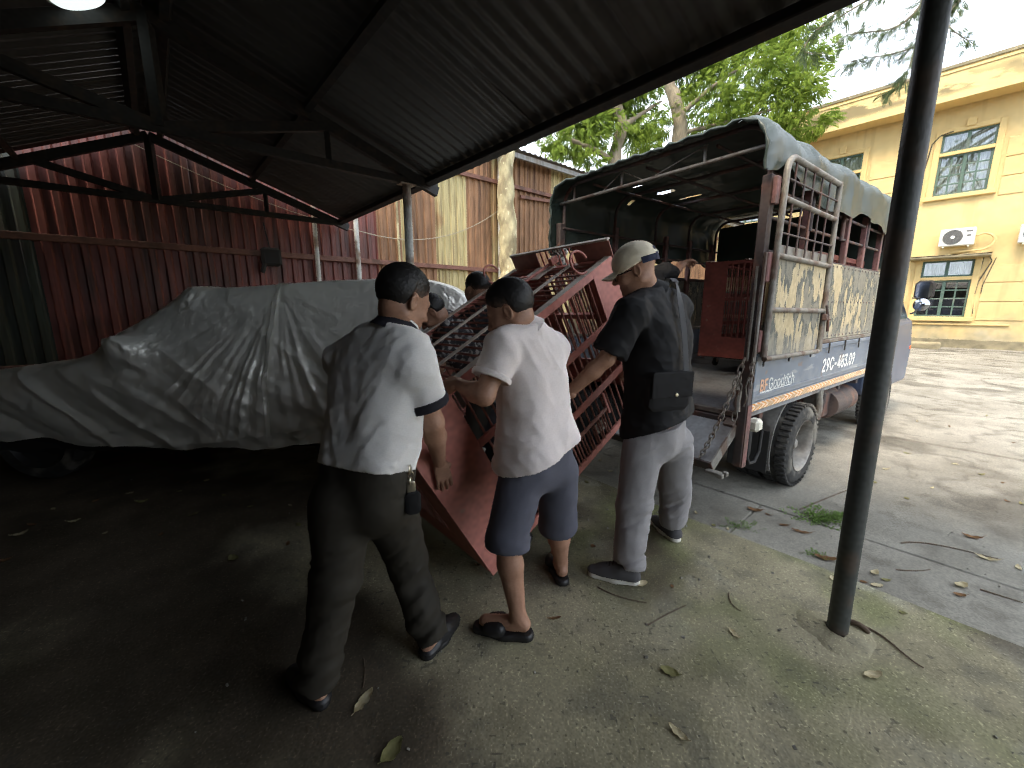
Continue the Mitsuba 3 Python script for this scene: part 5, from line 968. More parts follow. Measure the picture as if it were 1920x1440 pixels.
def shoe(hl, to, w=.047, hgt=.062, sole=.024, open_heel=0.0, kind='shoe'):
    u = unit(to - hl); l = np.cross(UP, u); L_ = np.linalg.norm(to - hl); c = (hl + to) / 2; Q = lambda x, y, z: hl + u * x * L_ + l * y + UP * z
    S1 = Field(c - [.24, .24, .08], c + [.24, .24, .16], .0055)
    S1.cap(Q(.13, 0, .008), Q(.45, 0.002, .008), w * .72, w * .80, .03); S1.cap(Q(.45, 0, .008), Q(.84, .002, .008), w * .88, w * .70, .03); S1.plane([0, 0, hl[2] + sole], UP); S1.plane([0, 0, hl[2] + .001], -UP)
    so = S1.mesh(1); S2 = Field(c - [.24, .24, .08], c + [.24, .24, .18], .0055)
    if kind == 'slide': S2.cap(Q(.52, -.03, .045), Q(.52, .03, .045), .030, k=.02); S2.cap(Q(.68, -.028, .036), Q(.68, .028, .036), .028, k=.03); S2.cap(Q(.60, -.03, .02), Q(.60, .03, .02), .034, k=.03)
    else:
        S2.cap(Q(.40, 0, .052), Q(.66, 0, .034), w * .80, w * .80, .03); S2.cap(Q(.60, 0, .026), Q(.86, .002, .018), w * .92, w * .74, .03)
        if open_heel < 0.5: S2.cap(Q(.15, 0, .022), Q(.42, 0, .040), w * .86, w * .88, .03); S2.cap(Q(.17, 0, .055), Q(.34, 0, .070), w * .80, w * .84, .03)
        else: S2.cap(Q(.14, 0, .008), Q(.42, 0, .016), w * .92, w * .92, .02)
    S2.plane([0, 0, hl[2] + sole * .8], -UP); return S2.mesh(1), so
def collar(J, r=.066, hgt=.052, flare=.016, back=.008, tilt=.30):
    n = unit(unit(J['head'] - J['neck']) + unit(J['hf']) * tilt); c = J['neck'] + unit(J['head'] - J['neck']) * .012 - unit(J['hf']) * back; a = unit(J['cl'] - n * (J['cl'] @ n)); b = np.cross(n, a); g = np.linspace(0, 2 * np.pi, 49)
    def rowm(k, z): return [c + (a * r * math.cos(x) + b * r * 1.06 * math.sin(x)) * k + n * z for x in g]
    rows = [rowm(1 + flare / r * 1.5, -.022), rowm(1 + flare / r, 0.0), rowm(1.06, hgt * .8), rowm(1.02, hgt), rowm(.97, hgt), rowm(.97, hgt * .5)]; m = MB(); m.grid(np.array(rows)); e = MB(); e.grid(np.array([rowm(1.055, hgt * .9), rowm(1.05, hgt * 1.04), rowm(1.0, hgt * 1.05)])); return m, e
def ring(c, n, r0, r1, w, lat=None):
    """A band around a limb or neck."""
    n = unit(n); a = unit(lat - n * (lat @ n)) if lat is not None else unit(np.cross(n, [.3, .2, 1])); b = np.cross(n, a); g = np.linspace(0, 2 * np.pi, 41); P = np.array([[c + (a * r0 * math.cos(x) + b * r1 * math.sin(x)) * k + n * z for x in g] for k, z in ((1.0, -w / 2), (1.03, 0), (1.0, w / 2), (.9, w / 2), (.9, -w / 2), (1.0, -w / 2))]); m = MB(); m.grid(P); return m
def person(label): return thing('person', label, 'person')
# ------------------------------------------------------------------ man in the white polo with black collar (nearest, back to the camera)
J = dict(pelvis=at(688, 905, 1.40), chest=at(712, 720, 1.49), neck=at(742, 628, 1.53), head=at(757, 566, 1.55), shL=at(650, 676, 1.58), shR=at(778, 692, 1.42), elR=at(806, 798, 1.50), wrR=at(808, 852, 1.62), elL=at(668, 790, 1.80), wrL=at(725, 775, 1.93),
         hipL=at(640, 945, 1.36), hipR=at(728, 942, 1.44), knL=at(632, 1085, 1.33), knR=at(764, 1050, 1.56), anL=atz(596, 1275, .09), anR=atz(794, 1212, .09))
J['hlL'], J['toL'] = atz(612, 1330), atz(548, 1262); J['hlR'], J['toR'] = atz(792, 1240), atz(846, 1176)
for s in 'LR': J['to' + s] = J['hl' + s] + unit(J['to' + s] - J['hl' + s]) * .262
J['anL'] = J['hlL'] + unit(J['toL'] - J['hlL']) * .055 + UP * .085; J['anR'] = J['hlR'] + unit(J['toR'] - J['hlR']) * .055 + UP * .085
J['pl'] = unit(np.array([-.88, .42, 0])); J['cl'] = unit(J['shL'] - J['shR']); J['hf'] = np.array([.58, .68, -.38]); J['hu'] = UP + J['hf'] * .1
J['foot'] = .82
p1 = person('man in white polo with black collar and dark trousers pushing the cage, nearest the camera')
CS0 = onp(824, 868, CP0 - CB * .035, CB); J['wrR'] = CS0 - np.array([.0, .0, -.0]); J['elR'] = at(812, 792, 1.47)
hR = hand(J['wrR'], -CN * .9 - CA * .25, CB, 1, .16)
bd, hr, G = body_mesh(J, extra=[hR, hand(J['wrL'], np.array([.3, .6, -.2]), np.array([.2, .2, -1]), -1, .9)], seed=1)
obj('body', bd, 'skin', p1, smooth=True); obj('hair', hr[:2], 'hair_black', p1, smooth=True, color=hr[2])
pe, ch, nk, cl = J['pelvis'], J['chest'], J['neck'], J['cl']; ax = unit(ch - pe)
sec = [(pe - ax * .06, J['pl'], .172, .112), (pe + ax * .08, J['pl'], .168, .112), (mid(pe, ch, .55), mid(J['pl'], cl, .5), .172, .114), (ch, cl, .185, .118), (mid(ch, nk, .55), cl, .172, .096), (mid(ch, nk, .86), cl, .105, .070)]
hemp = at(688, 872, 1.40)
obj('shirt', shirt(J, sec, .60, (.074, .068), (hemp, unit(-ax * .9 - UP * .2)), seed=3, amp=1.15), 'shirt_white', p1, smooth=True)
for s in 'LR':
    a, b = J['sh' + s], J['el' + s]; obj('sleeve_trim', ring(mid(a, b, .585), b - a, .083, .083, .032), 'trim_black', p1, smooth=50)
cm, ce = collar(J); obj('collar', cm, 'trim_black', p1, smooth=60); obj('collar_edge', ce, 'shirt_white', p1, smooth=60)
obj('trousers', legs_cloth(J, (.106, .078, .071), (.99, .99), (pe + ax * .075, ax), seed=5, amp=1.1, hipw=(.172, .112)), 'trousers_dark', p1, smooth=True)
obj('belt', ring(pe + ax * .052, ax, .176, .117, .036, J['pl']), 'leather_black', p1, smooth=50)
for s in 'LR':
    up_, so = shoe(J['hl' + s], J['to' + s], open_heel=1.0); k = obj('shoe', up_, 'shoe_black', p1, smooth=True); obj('sole', so, 'shoe_black', k, smooth=40)
kc = at(769, 880, 1.335); m = MB()
for q in range(3): m.tube([kc - UP * .022 * q + (np.array([math.cos(x), 0, 0]) if q % 2 else np.array([0, math.cos(x), 0])) * .010 + UP * .015 * math.sin(x) for x in np.linspace(0, 6.283, 13)[:-1]], .003, 5, closed=True)
m.box(kc - UP * .07, (np.array([.9, .4, 0]), np.array([-.4, .9, 0]), UP), (.03, .012, .05), .004); obj('key_ring', m, 'metal_bright', p1, smooth=40); m = MB(); m.box(kc - UP * .125 + np.array([.004, 0, 0]), (np.array([.9, .4, 0]), np.array([-.4, .9, 0]), UP), (.055, .026, .085), .012); obj('pouch', m, 'leather_black', p1, smooth=40)
# ------------------------------------------------------------------ man in the cream polo and navy shorts
J = dict(pelvis=at(1010, 858, 1.77), chest=at(996, 710, 1.78), neck=at(985, 628, 1.775), head=at(957, 584, 1.75), shL=at(942, 652, 1.63), shR=at(1036, 655, 1.90), elL=at(908, 742, 1.56), wrL=at(862, 722, 1.73), elR=at(1005, 735, 1.98), wrR=at(975, 700, 1.98),
         hipL=at(978, 892, 1.70), hipR=at(1045, 880, 1.84), knL=at(950, 1012, 1.60), knR=at(1046, 985, 1.88), anL=atz(972, 1170, .09), anR=atz(1050, 1080, .09))
J['hlL'], J['toL'] = atz(996, 1196), atz(905, 1180); J['hlR'], J['toR'] = atz(1056, 1098), atz(1040, 1052)
for s in 'LR': J['to' + s] = J['hl' + s] + unit(J['to' + s] - J['hl' + s]) * .265; J['an' + s] = J['hl' + s] + unit(J['to' + s] - J['hl' + s]) * .06 + UP * .10; J['hl' + s] = J['hl' + s] + UP * .028; J['to' + s] = J['to' + s] + UP * .026
J['pl'] = unit(np.array([-.74, -.67, 0])); J['cl'] = unit(J['shL'] - J['shR']); J['hf'] = np.array([-.88, .22, -.46]); J['hu'] = UP + J['hf'] * .1
p2 = person('man in cream polo, navy shorts and black slides gripping the top edge of the cage')
hL = hand(J['wrL'], np.array([-.50, .45, .08]), np.array([.0, .55, -.80]), 1, 1.0)
bd, hr, G = body_mesh(J, extra=[hL, hand(J['wrR'], np.array([-.3, .5, 0]), np.array([0, .5, -.8]), -1, .9)], seed=2)
obj('body', bd, 'skin', p2, smooth=True); obj('hair', hr[:2], 'hair_black', p2, smooth=True, color=hr[2])
pe, ch, nk, cl = J['pelvis'], J['chest'], J['neck'], J['cl']; ax = unit(ch - pe)
sec = [(pe - ax * .04, J['pl'], .212, .154), (pe + ax * .08, J['pl'], .186, .132), (mid(pe, ch, .6), mid(J['pl'], cl, .5), .170, .114), (ch, cl, .178, .114), (mid(ch, nk, .55), cl, .168, .094), (mid(ch, nk, .86), cl, .10, .068)]
obj('shirt', shirt(J, sec, .62, (.074, .072), (at(1012, 846, 1.77), unit(np.array([.30, .06, -1.0]))), seed=13, amp=1.0), 'shirt_cream', p2, smooth=True)
cm, ce = collar(J); obj('collar', cm, 'shirt_cream', p2, smooth=60)
for s in 'L': a, b = J['sh' + s], J['el' + s]; obj('sleeve_hem', ring(mid(a, b, .60), b - a, .081, .081, .022), 'shirt_cream', p2, smooth=50)
obj('shorts', legs_cloth(J, (.100, .090, .088), (.545, .51), (pe + ax * .05, ax), seed=15, amp=.7, hipw=(.164, .108)), 'shorts_navy', p2, smooth=True)
for s in 'LR':
    b = np.zeros(3); hl, to = J['hl' + s] - UP * .027, J['to' + s] - UP * .026; up_, so = shoe(hl - unit(to - hl) * .012, to + unit(to - hl) * .015, w=.054, sole=.030, kind='slide'); k = obj('slide_sandal', up_, 'shoe_black', p2, smooth=True); obj('sole', so, 'shoe_black', k, smooth=40)
# ------------------------------------------------------------------ man in the black shirt, grey trousers and beige cap
J = dict(pelvis=at(1234, 800, 2.22), chest=at(1232, 640, 2.20), neck=at(1222, 556, 2.18), head=at(1190, 508, 2.15), shL=at(1184, 588, 2.03), shR=at(1268, 578, 2.36), elL=at(1138, 672, 2.02), wrL=at(1058, 744, 2.14), elR=at(1240, 690, 2.50), wrR=at(1195, 700, 2.58),
         hipL=at(1204, 838, 2.14), hipR=at(1264, 828, 2.30), knL=at(1188, 950, 2.06), knR=at(1266, 920, 2.36), anL=atz(1186, 1070, .09), anR=atz(1264, 996, .09))
J['hlL'], J['toL'] = atz(1200, 1094), atz(1100, 1074); J['hlR'], J['toR'] = atz(1272, 1018), atz(1228, 980)
for s in 'LR': J['to' + s] = J['hl' + s] + unit(J['to' + s] - J['hl' + s]) * .285; J['an' + s] = J['hl' + s] + unit(J['to' + s] - J['hl' + s]) * .06 + UP * .10
J['pl'] = unit(np.array([-.62, -.78, 0])); J['cl'] = unit(J['shL'] - J['shR']); J['hf'] = np.array([-.90, .26, -.32]); J['hu'] = UP + J['hf'] * .1
J['foot'] = .7
p3 = person('man in beige cap, black shirt and grey trousers reaching into the cage')
bd, hr, G = body_mesh(J, extra=[hand(J['wrL'], np.array([-.7, .5, -.45]), np.array([.3, .8, .2]), 1, .8), hand(J['wrR'], np.array([-.7, .4, 0]), np.array([0, .6, -.7]), -1, .8)], seed=3)
obj('body', bd, 'skin', p3, smooth=True)
pe, ch, nk, cl = J['pelvis'], J['chest'], J['neck'], J['cl']; ax = unit(ch - pe); f_ = unit(J['hf']); u_ = unit(J['hu'] - f_ * (J['hu'] @ f_)); l_ = np.cross(u_, f_); hc = J['head']
X_ = Field(hc - .2, hc + .2, .0045); X_.ell(hc - f_ * .012 + u_ * .046, (f_, l_, u_), (.116, .096, .098), .01); X_.plane(hc + u_ * .020, unit(-u_ - f_ * .22)); X_.near(lambda P: -.003 * (rn(P, 24, 6) - .6), .02); obj('cap', X_.mesh(1), 'cap_beige', p3, smooth=True, label='beige baseball cap with navy band at the back')
ck = p3 + '__cap'; g_ = np.linspace(-1, 1, 15); P = np.array([[hc + f_ * (.075 + .095 * math.sqrt(max(0, 1 - (abs(y) * .96) ** 2.4)) * r) + l_ * y * .078 + u_ * (.036 - .020 * y * y - .022 * r) for y in g_] for r in (0, .35, .7, 1.0)]); m = MB(); m.grid(P); m.grid(P - u_ * .004, flip=True); m.grid(np.stack([P[-1], P[-1] - u_ * .004])); obj('peak', m, 'cap_beige', ck, smooth=60)
m = MB(); g2 = np.linspace(math.radians(105), math.radians(255), 20); P = np.array([[hc - f_ * .012 + f_ * .119 * math.cos(x) + l_ * .0985 * math.sin(x) + u_ * z for x in g2] for z in (.014, .028, .045)]); m.grid(P); P2 = np.array([[hc - f_ * .012 + f_ * .1185 * math.cos(x) * k + l_ * .098 * math.sin(x) * k + u_ * z for x in np.linspace(math.radians(152), math.radians(208), 10)] for z, k in ((.045, 1.0), (.085, .93))]); m.grid(P2); cloth('navy_band', (.022, .026, .05)); obj('back_band', m, 'navy_band', ck, smooth=60); m = MB(); m.box(hc - f_ * .128 + u_ * .052, (f_, l_, u_), (.008, .03, .018), .002); obj('buckle', m, 'sole_white', ck)
m = MB(); m.tube([hc + f_ * .015 + l_ * .083 + u_ * .004, hc + f_ * .088 + l_ * .068 + u_ * .002], .003, 6); m.tube([hc + f_ * .108 + l_ * .036 + f_ * -.006 + l_ * .03 * math.cos(x) + u_ * (.018 * math.sin(x) - .002) for x in np.linspace(0, 6.283, 21)[:-1]], .0028, 6, closed=True); m.tube([hc + f_ * .108 - l_ * .036 + f_ * -.006 + l_ * .03 * math.cos(x) + u_ * (.018 * math.sin(x) - .002) for x in np.linspace(0, 6.283, 21)[:-1]], .0028, 6, closed=True); obj('glasses', m, 'leather_black', p3, smooth=60)
sec = [(pe - ax * .08, J['pl'], .226, .168), (pe + ax * .06, J['pl'], .208, .152), (mid(pe, ch, .55), mid(J['pl'], cl, .5), .200, .138), (ch, cl, .208, .136), (mid(ch, nk, .55), cl, .19, .105), (mid(ch, nk, .9), cl, .105, .072)]
obj('shirt', shirt(J, sec, .86, (.080, .080), (at(1240, 792, 2.22), unit(np.array([.40, -.22, -1.0]))), seed=23, amp=1.2), 'shirt_black', p3, smooth=True)
cm, ce = collar(J); obj('collar', cm, 'shirt_black', p3, smooth=60)
m = MB(); a, b = J['shL'], J['elL']; e = mid(a, b, .72); m.box(e + np.array([-.01, -.080, -.0]), (unit(np.cross(b - a, [0, 1, 0])), [0, 1, 0], unit(b - a)), (.05, .002, .005)); obj('sleeve_mark', m, 'letter_white', p3)
obj('trousers', legs_cloth(J, (.104, .083, .075), (.985, .985), (pe + ax * .03, ax), seed=25, amp=1.5, hipw=(.172, .116)), 'trousers_grey', p3, smooth=True)
for s in 'LR':
    up_, so = shoe(J['hl' + s], J['to' + s], w=.052, sole=.034); k = obj('sneaker', up_, 'shoe_grey', p3, smooth=True); obj('sole', so, 'sole_white', k, smooth=40); u = unit(J['to' + s] - J['hl' + s]); m = MB()
    for q in range(5): c = J['hl' + s] + u * (.125 + .018 * q) + UP * (.108 - .0085 * q); w_ = np.cross(UP, u) * .022; m.tube([c - w_ - UP * .008, c + UP * .001, c + w_ - UP * .008], .0035, 5)
    obj('laces', m, 'rubber', k, smooth=60)
# shoulder bag
bc = at(1252, 733, 2.02); bn = unit(np.array([.30, -.95, .05])); bl_ = unit(np.cross(UP, bn)); bg = thing('shoulder_bag', 'black shoulder bag hanging at the hip of the man in the cap', 'bag')
m = MB(); m.box(bc, (bl_, bn, UP), (.245, .07, .20), .028); obj('pouch', m, 'leather_black', bg, smooth=40); m = MB(); m.box(bc + bn * .036 + UP * .035, (bl_, bn, UP), (.24, .012, .13), .006); obj('flap', m, 'leather_black', bg, smooth=40)
m = MB(); m.lathe(bc + bn * .043 + bl_ * .02 - UP * .015, bn, [(0, .006), (.008, .005), (.010, 0)], 14); obj('snap', m, 'metal_bright', bg, smooth=60)
tp = at(1268, 532, 2.22); s1 = [bc + bl_ * .10 + UP * .09 - bn * .0, at(1286, 690, 2.035), at(1282, 620, 2.05), at(1274, 560, 2.10), tp, at(1255, 522, 2.32), at(1236, 560, 2.40)]; from scipy.interpolate import CubicSpline as CS_
q = CS_(np.arange(len(s1)), np.array(s1))(np.linspace(0, len(s1) - 1, 50)); tq = np.gradient(q, axis=0); sd = np.array([unit(np.cross(t, -bn if i < 34 else UP)) for i, t in enumerate(tq)]) * .016; m = MB(); m.grid(np.stack([q - sd, q + sd], 1)); m.grid(np.stack([q - sd + bn * .003, q + sd + bn * .003], 1), flip=True); cloth('strap_grey', (.085, .085, .088)); obj('strap', m, 'strap_grey', bg, smooth=50)
# ------------------------------------------------------------------ man behind the cage, head bent
J = dict(pelvis=at(925, 760, 3.20), chest=at(905, 630, 3.20), neck=at(900, 578, 3.19), head=at(894, 545, 3.16), shL=at(940, 606, 3.30), shR=at(868, 612, 3.12), elR=at(862, 665, 3.02), wrR=at(880, 690, 2.90), elL=at(960, 640, 3.12), wrL=at(985, 600, 3.10), hipL=at(945, 785, 3.24), hipR=at(905, 785, 3.18), knL=at(950, 870, 3.22), knR=at(905, 872, 3.18), anL=np.array([-.06, 3.26, .09]), anR=np.array([-.26, 3.22, .09]))
for s, x in (('L', -.06), ('R', -.26)): J['hl' + s], J['to' + s] = np.array([x, 3.33, 0]), np.array([x + .03, 3.08, 0])
J['pl'] = unit(np.array([.93, .3, 0])); J['cl'] = unit(J['shL'] - J['shR']); J['hf'] = np.array([.62, -.45, -.62]); J['hu'] = UP + J['hf'] * .3
J['foot'] = .7; p4 = person('dark-haired man in dark shirt bending behind the far side of the cage'); bd, hr, G = body_mesh(J, h=.012, seed=4, extra=[hand(J['wrR'], np.array([.2, -.6, -.3]), np.array([.3, .1, -1]), 1, .8), hand(J['wrL'], np.array([.3, -.6, .1]), np.array([0, -.1, -1]), -1, .8)])
obj('body', bd, 'skin', p4, smooth=True); obj('hair', hr[:2], 'hair_black', p4, smooth=True, color=hr[2]); pe, ch, nk, cl = J['pelvis'], J['chest'], J['neck'], J['cl']; ax = unit(ch - pe)
obj('shirt', shirt(J, [(pe - ax * .05, J['pl'], .17, .12), (mid(pe, ch, .5), J['pl'], .165, .115), (ch, cl, .18, .115), (mid(ch, nk, .6), cl, .16, .09), (mid(ch, nk, .9), cl, .10, .07)], .7, (.07, .07), h=.012, seed=33), 'shirt_dim', p4, smooth=True); obj('trousers', legs_cloth(J, h=.012, seed=35, top=(pe + ax * .05, ax)), 'trousers_dark', p4, smooth=True)
for s in 'LR': up_, so = shoe(J['hl' + s], J['to' + s]); k = obj('shoe', up_, 'shoe_black', p4, smooth=True); obj('sole', so, 'shoe_black', k)
# ------------------------------------------------------------------ man in the checked shirt stooping beside the covered car
J = dict(pelvis=at(905, 700, 3.08), chest=at(856, 640, 2.96), neck=at(832, 612, 2.90), head=at(811, 588, 2.86), shL=at(842, 628, 2.82), shR=at(840, 602, 3.06), elL=at(822, 690, 2.72), wrL=at(800, 672, 2.66), elR=at(815, 690, 3.0), wrR=at(790, 690, 2.86), hipL=at(905, 735, 3.02), hipR=at(915, 728, 3.16), knL=at(880, 830, 2.98), knR=at(892, 826, 3.12), anL=np.array([-.30, 3.06, .09]), anR=np.array([-.27, 3.22, .09]))
for s, y in (('L', 3.05), ('R', 3.22)): J['hl' + s], J['to' + s] = np.array([-.22, y, 0]), np.array([-.47, y - .04, 0])
J['pl'] = unit(np.array([-.1, -1, 0])); J['cl'] = unit(J['shL'] - J['shR']); J['hf'] = np.array([-.72, -.12, -.70]); J['hu'] = np.array([-.55, .0, .75])
J['foot'] = .7; p5 = person('stooping man in a black and white checked shirt half hidden behind the cage'); bd, hr, G = body_mesh(J, h=.012, seed=5, extra=[hand(J['wrL'], np.array([-.4, -.6, -.1]), np.array([.1, .1, -1]), 1, .8), hand(J['wrR'], np.array([-.4, -.4, -.1]), np.array([0, .1, -1]), -1, .8)])
obj('body', bd, 'skin', p5, smooth=True); obj('hair', hr[:2], 'hair_black', p5, smooth=True, color=hr[2]); pe, ch, nk, cl = J['pelvis'], J['chest'], J['neck'], J['cl']; ax = unit(ch - pe)
obj('shirt', shirt(J, [(pe - ax * .06, J['pl'], .17, .12), (mid(pe, ch, .5), J['pl'], .17, .12), (ch, cl, .18, .12), (mid(ch, nk, .6), cl, .16, .095), (mid(ch, nk, .9), cl, .10, .07)], .75, (.072, .072), h=.012, seed=43), 'shirt_check', p5, smooth=True); obj('trousers', legs_cloth(J, h=.012, seed=45, top=(pe + ax * .04, ax)), 'trousers_dark', p5, smooth=True)
for s in 'LR': up_, so = shoe(J['hl' + s], J['to' + s]); k = obj('shoe', up_, 'shoe_black', p5, smooth=True); obj('sole', so, 'shoe_black', k)
# ------------------------------------------------------------------ man standing on the truck bed
ZB = .73; ft = lambda f, l: K(f, l, ZB)
J = dict(pelvis=at(1212, 590, 3.60), chest=at(1208, 546, 3.52), neck=at(1206, 524, 3.47), head=at(1200, 497, 3.44), shR=at(1164, 515, 3.36), shL=at(1246, 508, 3.62), elR=at(1095, 510, 3.18), wrR=at(1052, 490, 2.98), elL=at(1262, 512, 3.78), wrL=at(1282, 494, 3.84), hipL=at(1232, 612, 3.68), hipR=at(1192, 612, 3.56), knL=at(1262, 660, 3.86), knR=at(1200, 680, 3.62))
J['hlL'], J['toL'] = ft(3.55, 2.42), ft(3.78, 2.32); J['hlR'], J['toR'] = ft(3.15, 2.32), ft(2.95, 2.18)
for s in 'LR': J['to' + s] = J['hl' + s] + unit(J['to' + s] - J['hl' + s]) * .26; J['an' + s] = J['hl' + s] + unit(J['to' + s] - J['hl' + s]) * .05 + UP * .09; J['kn' + s] = mid(J['hip' + s], J['an' + s], .48) + unit(J['to' + s] - J['hl' + s]) * .06
J['pl'] = unit(J['shL'] - J['shR']); J['cl'] = J['pl']; J['hf'] = np.array([-.35, .80, -.45]); J['hu'] = UP + J['hf'] * .1
J['foot'] = .7; p6 = person('dim figure on the truck bed mostly hidden behind the man in the cap'); hg = hand(J['wrR'], np.array([-.25, -.25, .35]), np.array([.3, -.75, -.3]), 1, 1.1, sc=1.05)
bd, hr, G = body_mesh(J, h=.012, seed=6, hairline=-.07, extra=[hand(J['wrL'], np.array([.5, .3, .1]), np.array([.4, -.4, -.5]), -1, 1.0)])
obj('body', bd, 'skin', p6, smooth=True); obj('hair', hr[:2], 'hair_black', p6, smooth=True, color=hr[2]); obj('glove', hg, 'glove', p6, smooth=True); pe, ch, nk, cl = J['pelvis'], J['chest'], J['neck'], J['cl']; ax = unit(ch - pe)
obj('shirt', shirt(J, [(pe - ax * .06, J['pl'], .17, .12), (mid(pe, ch, .5), J['pl'], .165, .115), (ch, cl, .18, .115), (mid(ch, nk, .6), cl, .16, .09), (mid(ch, nk, .9), cl, .10, .07)], .9, (.066, .06), h=.012, seed=53), 'shirt_black', p6, smooth=True); obj('trousers', legs_cloth(J, h=.012, seed=55, top=(pe + ax * .04, ax)), 'trousers_dark', p6, smooth=True)
for s in 'LR': up_, so = shoe(J['hl' + s], J['to' + s]); k = obj('shoe', up_, 'shoe_black', p6, smooth=True); obj('sole', so, 'shoe_black', k)
# ------------------------------------------------------------------ fallen leaves, twigs, weeds
leaf('leaf_dry', mikit.proc(lambda p, n, uv: mix((0.30, 0.24, 0.13), (0.52, 0.47, 0.32), noise(p.x * 60, p.y * 60, p.z * 60))), 0.3); leaf('leaf_brown', mikit.proc(lambda p, n, uv: mix((0.10, 0.055, 0.030), (0.22, 0.13, 0.07), noise(p.x * 50, p.y * 50, p.z * 50))), 0.3); leaf('leaf_olive', mikit.proc(lambda p, n, uv: mix((0.14, 0.14, 0.06), (0.25, 0.23, 0.11), noise(p.x * 50, p.y * 50, p.z * 50))), 0.3)
def gz(p): return 0.001 if p @ DD < 2.66 else -0.021
def dry_leaf(c, ang, L, W, curl, seed, twist=0.0, fold=0.3):
    n, k = 15, 7; r = rng(seed); u = np.linspace(-.5, .5, n); v = np.linspace(-1, 1, k); U, V = np.meshgrid(u, v, indexing='ij'); w = W / 2 * np.clip(1 - (2 * np.abs(U) - .04) ** 2.0, 0.02, 1) ** .8 * (1 + .08 * np.sin(U * 19 + seed) * np.abs(V)) * (1 + .03 * np.sin(U * 67 + seed * 2) * np.abs(V))
    a = V * fold * 2.2 + twist * U * 4; y = w * np.sin(a) / np.maximum(np.abs(fold * 2.2), .3) + 0.02 * L * np.sin(U * 5 + seed); z = w * (1 - np.cos(a)) / .8 + curl * L * (U * 2) ** 2 * .5 + .012 * np.sin(U * 17 + V * 4 + seed) * L * 2; x = U * L * (1 - .25 * curl); z = z - z.min() + .001
    ca, sa = math.cos(ang), math.sin(ang); P = np.stack([c[0] + x * ca - y * sa, c[1] + x * sa + y * ca, gz(c) + z], -1); m = MB(); m.grid(P)
    e = P[0, k // 2]; d = unit(P[0, k // 2] - P[2, k // 2]); m.tube([P[3, k // 2], e, e + d * L * .16 + UP * .002], .0011, 4); return m
def put_leaf(x, y, L, W, deg, curl, mat, seed, label=None, grp='fallen dry leaves scattered on the ground', fold=.3):
    c = atz(x, y, -.02 if (x > 1300 and y < 1080) else 0.0); p = proj_dir(c, deg)
    L, W = L * .82, W * .82; obj('fallen_leaf', dry_leaf(c, p, L, W, curl, seed, fold=fold), mat, smooth=True, label=label or 'small dry leaf lying on the bare concrete', cat='leaf', group=grp)
def proj_dir(c, deg):   # ground angle that appears at about this screen angle
    return math.radians(deg)
big = [(682, 1318, .13, .050, 70, .25, 'leaf_dry', 'curled tan leaf on the floor by the nearest man\'s rear foot'), (1636, 1268, .105, .045, 10, .30, 'leaf_dry', 'pale curled leaf on the floor in front of the yard post'), (1377, 1190, .085, .032, 110, .25, 'leaf_dry', 'narrow pale leaf midway between the men and the yard post'), (1256, 1262, .095, .055, 150, .2, 'leaf_olive', 'dull olive leaf lying on the floor towards the bottom centre'), (1272, 1378, .10, .035, 125, .3, 'leaf_dry', 'curled pale leaf near the bottom edge, right of centre'), (735, 1412, .12, .07, 60, .3, 'leaf_olive', 'broad olive leaf at the bottom edge left of centre'), (1205, 1096, .085, .05, 30, .1, 'leaf_dry', 'yellowish leaf under the heel of the grey sneaker'), (1415, 957, .13, .06, 150, .3, 'leaf_brown', 'rust brown curled leaf on the yard below the rear wheel'), (1850, 1048, .13, .045, 140, .3, 'leaf_dry', 'long pale leaf beside a twig at the right edge'), (1822, 1008, .13, .05, 150, .35, 'leaf_brown', 'brown curled leaf on the yard at right'), (1803, 1092, .10, .055, 10, .3, 'leaf_dry', 'broad cream leaf below the long crack at right'), (1801, 1110, .07, .04, 160, .3, 'leaf_brown', 'small dark leaf just below the broad cream leaf'), (1548, 1048, .15, .06, 155, .25, 'leaf_brown', 'brown and green leaf beside the slab edge left of the post'), (1640, 1075, .08, .045, 30, .4, 'leaf_dry', 'upturned pale leaf right of the yard post'), (1645, 1092, .08, .04, 0, .2, 'leaf_dry', 'flat pale leaf right of the yard post'), (1502, 998, .14, .035, 150, .2, 'leaf_brown', 'thin brown leaf between the weed tuft and the slab edge'), (267, 942, .10, .055, 30, .4, 'leaf_olive', 'crumpled dark leaf on the dark floor near the covered car'), (140, 978, .09, .04, 40, .3, 'leaf_dry', 'pale leaf on the dark floor near the car wheel'), (38, 1003, .10, .05, 60, .4, 'leaf_dry', 'folded pale leaf at the left edge'), (438, 1048, .10, .06, 150, .3, 'leaf_olive', 'dark curled leaf on the floor left of the nearest man'), (10, 1052, .09, .045, 30, .4, 'leaf_brown', 'rust tipped leaf at the left edge')]
for i, (x, y, L, W, dg, cu, mt, lb) in enumerate(big): put_leaf(x, y, L, W, dg, cu, mt, i + 1, lb, grp=None)
small = [(388, 902), (350, 906), (337, 922), (544, 948), (302, 1003), (364, 965), (198, 1000), (540, 1020), (470, 950), (100, 955), (60, 985), (1290, 938), (1305, 962), (1262, 920), (1338, 985), (1365, 992), (1440, 965), (1700, 935), (1748, 915), (1888, 940), (1915, 945), (1910, 1065), (1620, 1085), (1662, 1082), (1560, 1085), (1470, 985), (1692, 1150), (1610, 1195), (1112, 1025), (1100, 905), (1125, 860), (1260, 1100), (1840, 890), (1790, 870), (1880, 905), (1700, 850), (1660, 880), (1780, 800), (1850, 780), (1720, 790), (1900, 830), (1640, 905), (1145, 880), (895, 1060), (560, 985), (245, 925), (180, 940), (420, 930), (610, 1030), (1040, 1160)]
r = rng(8)
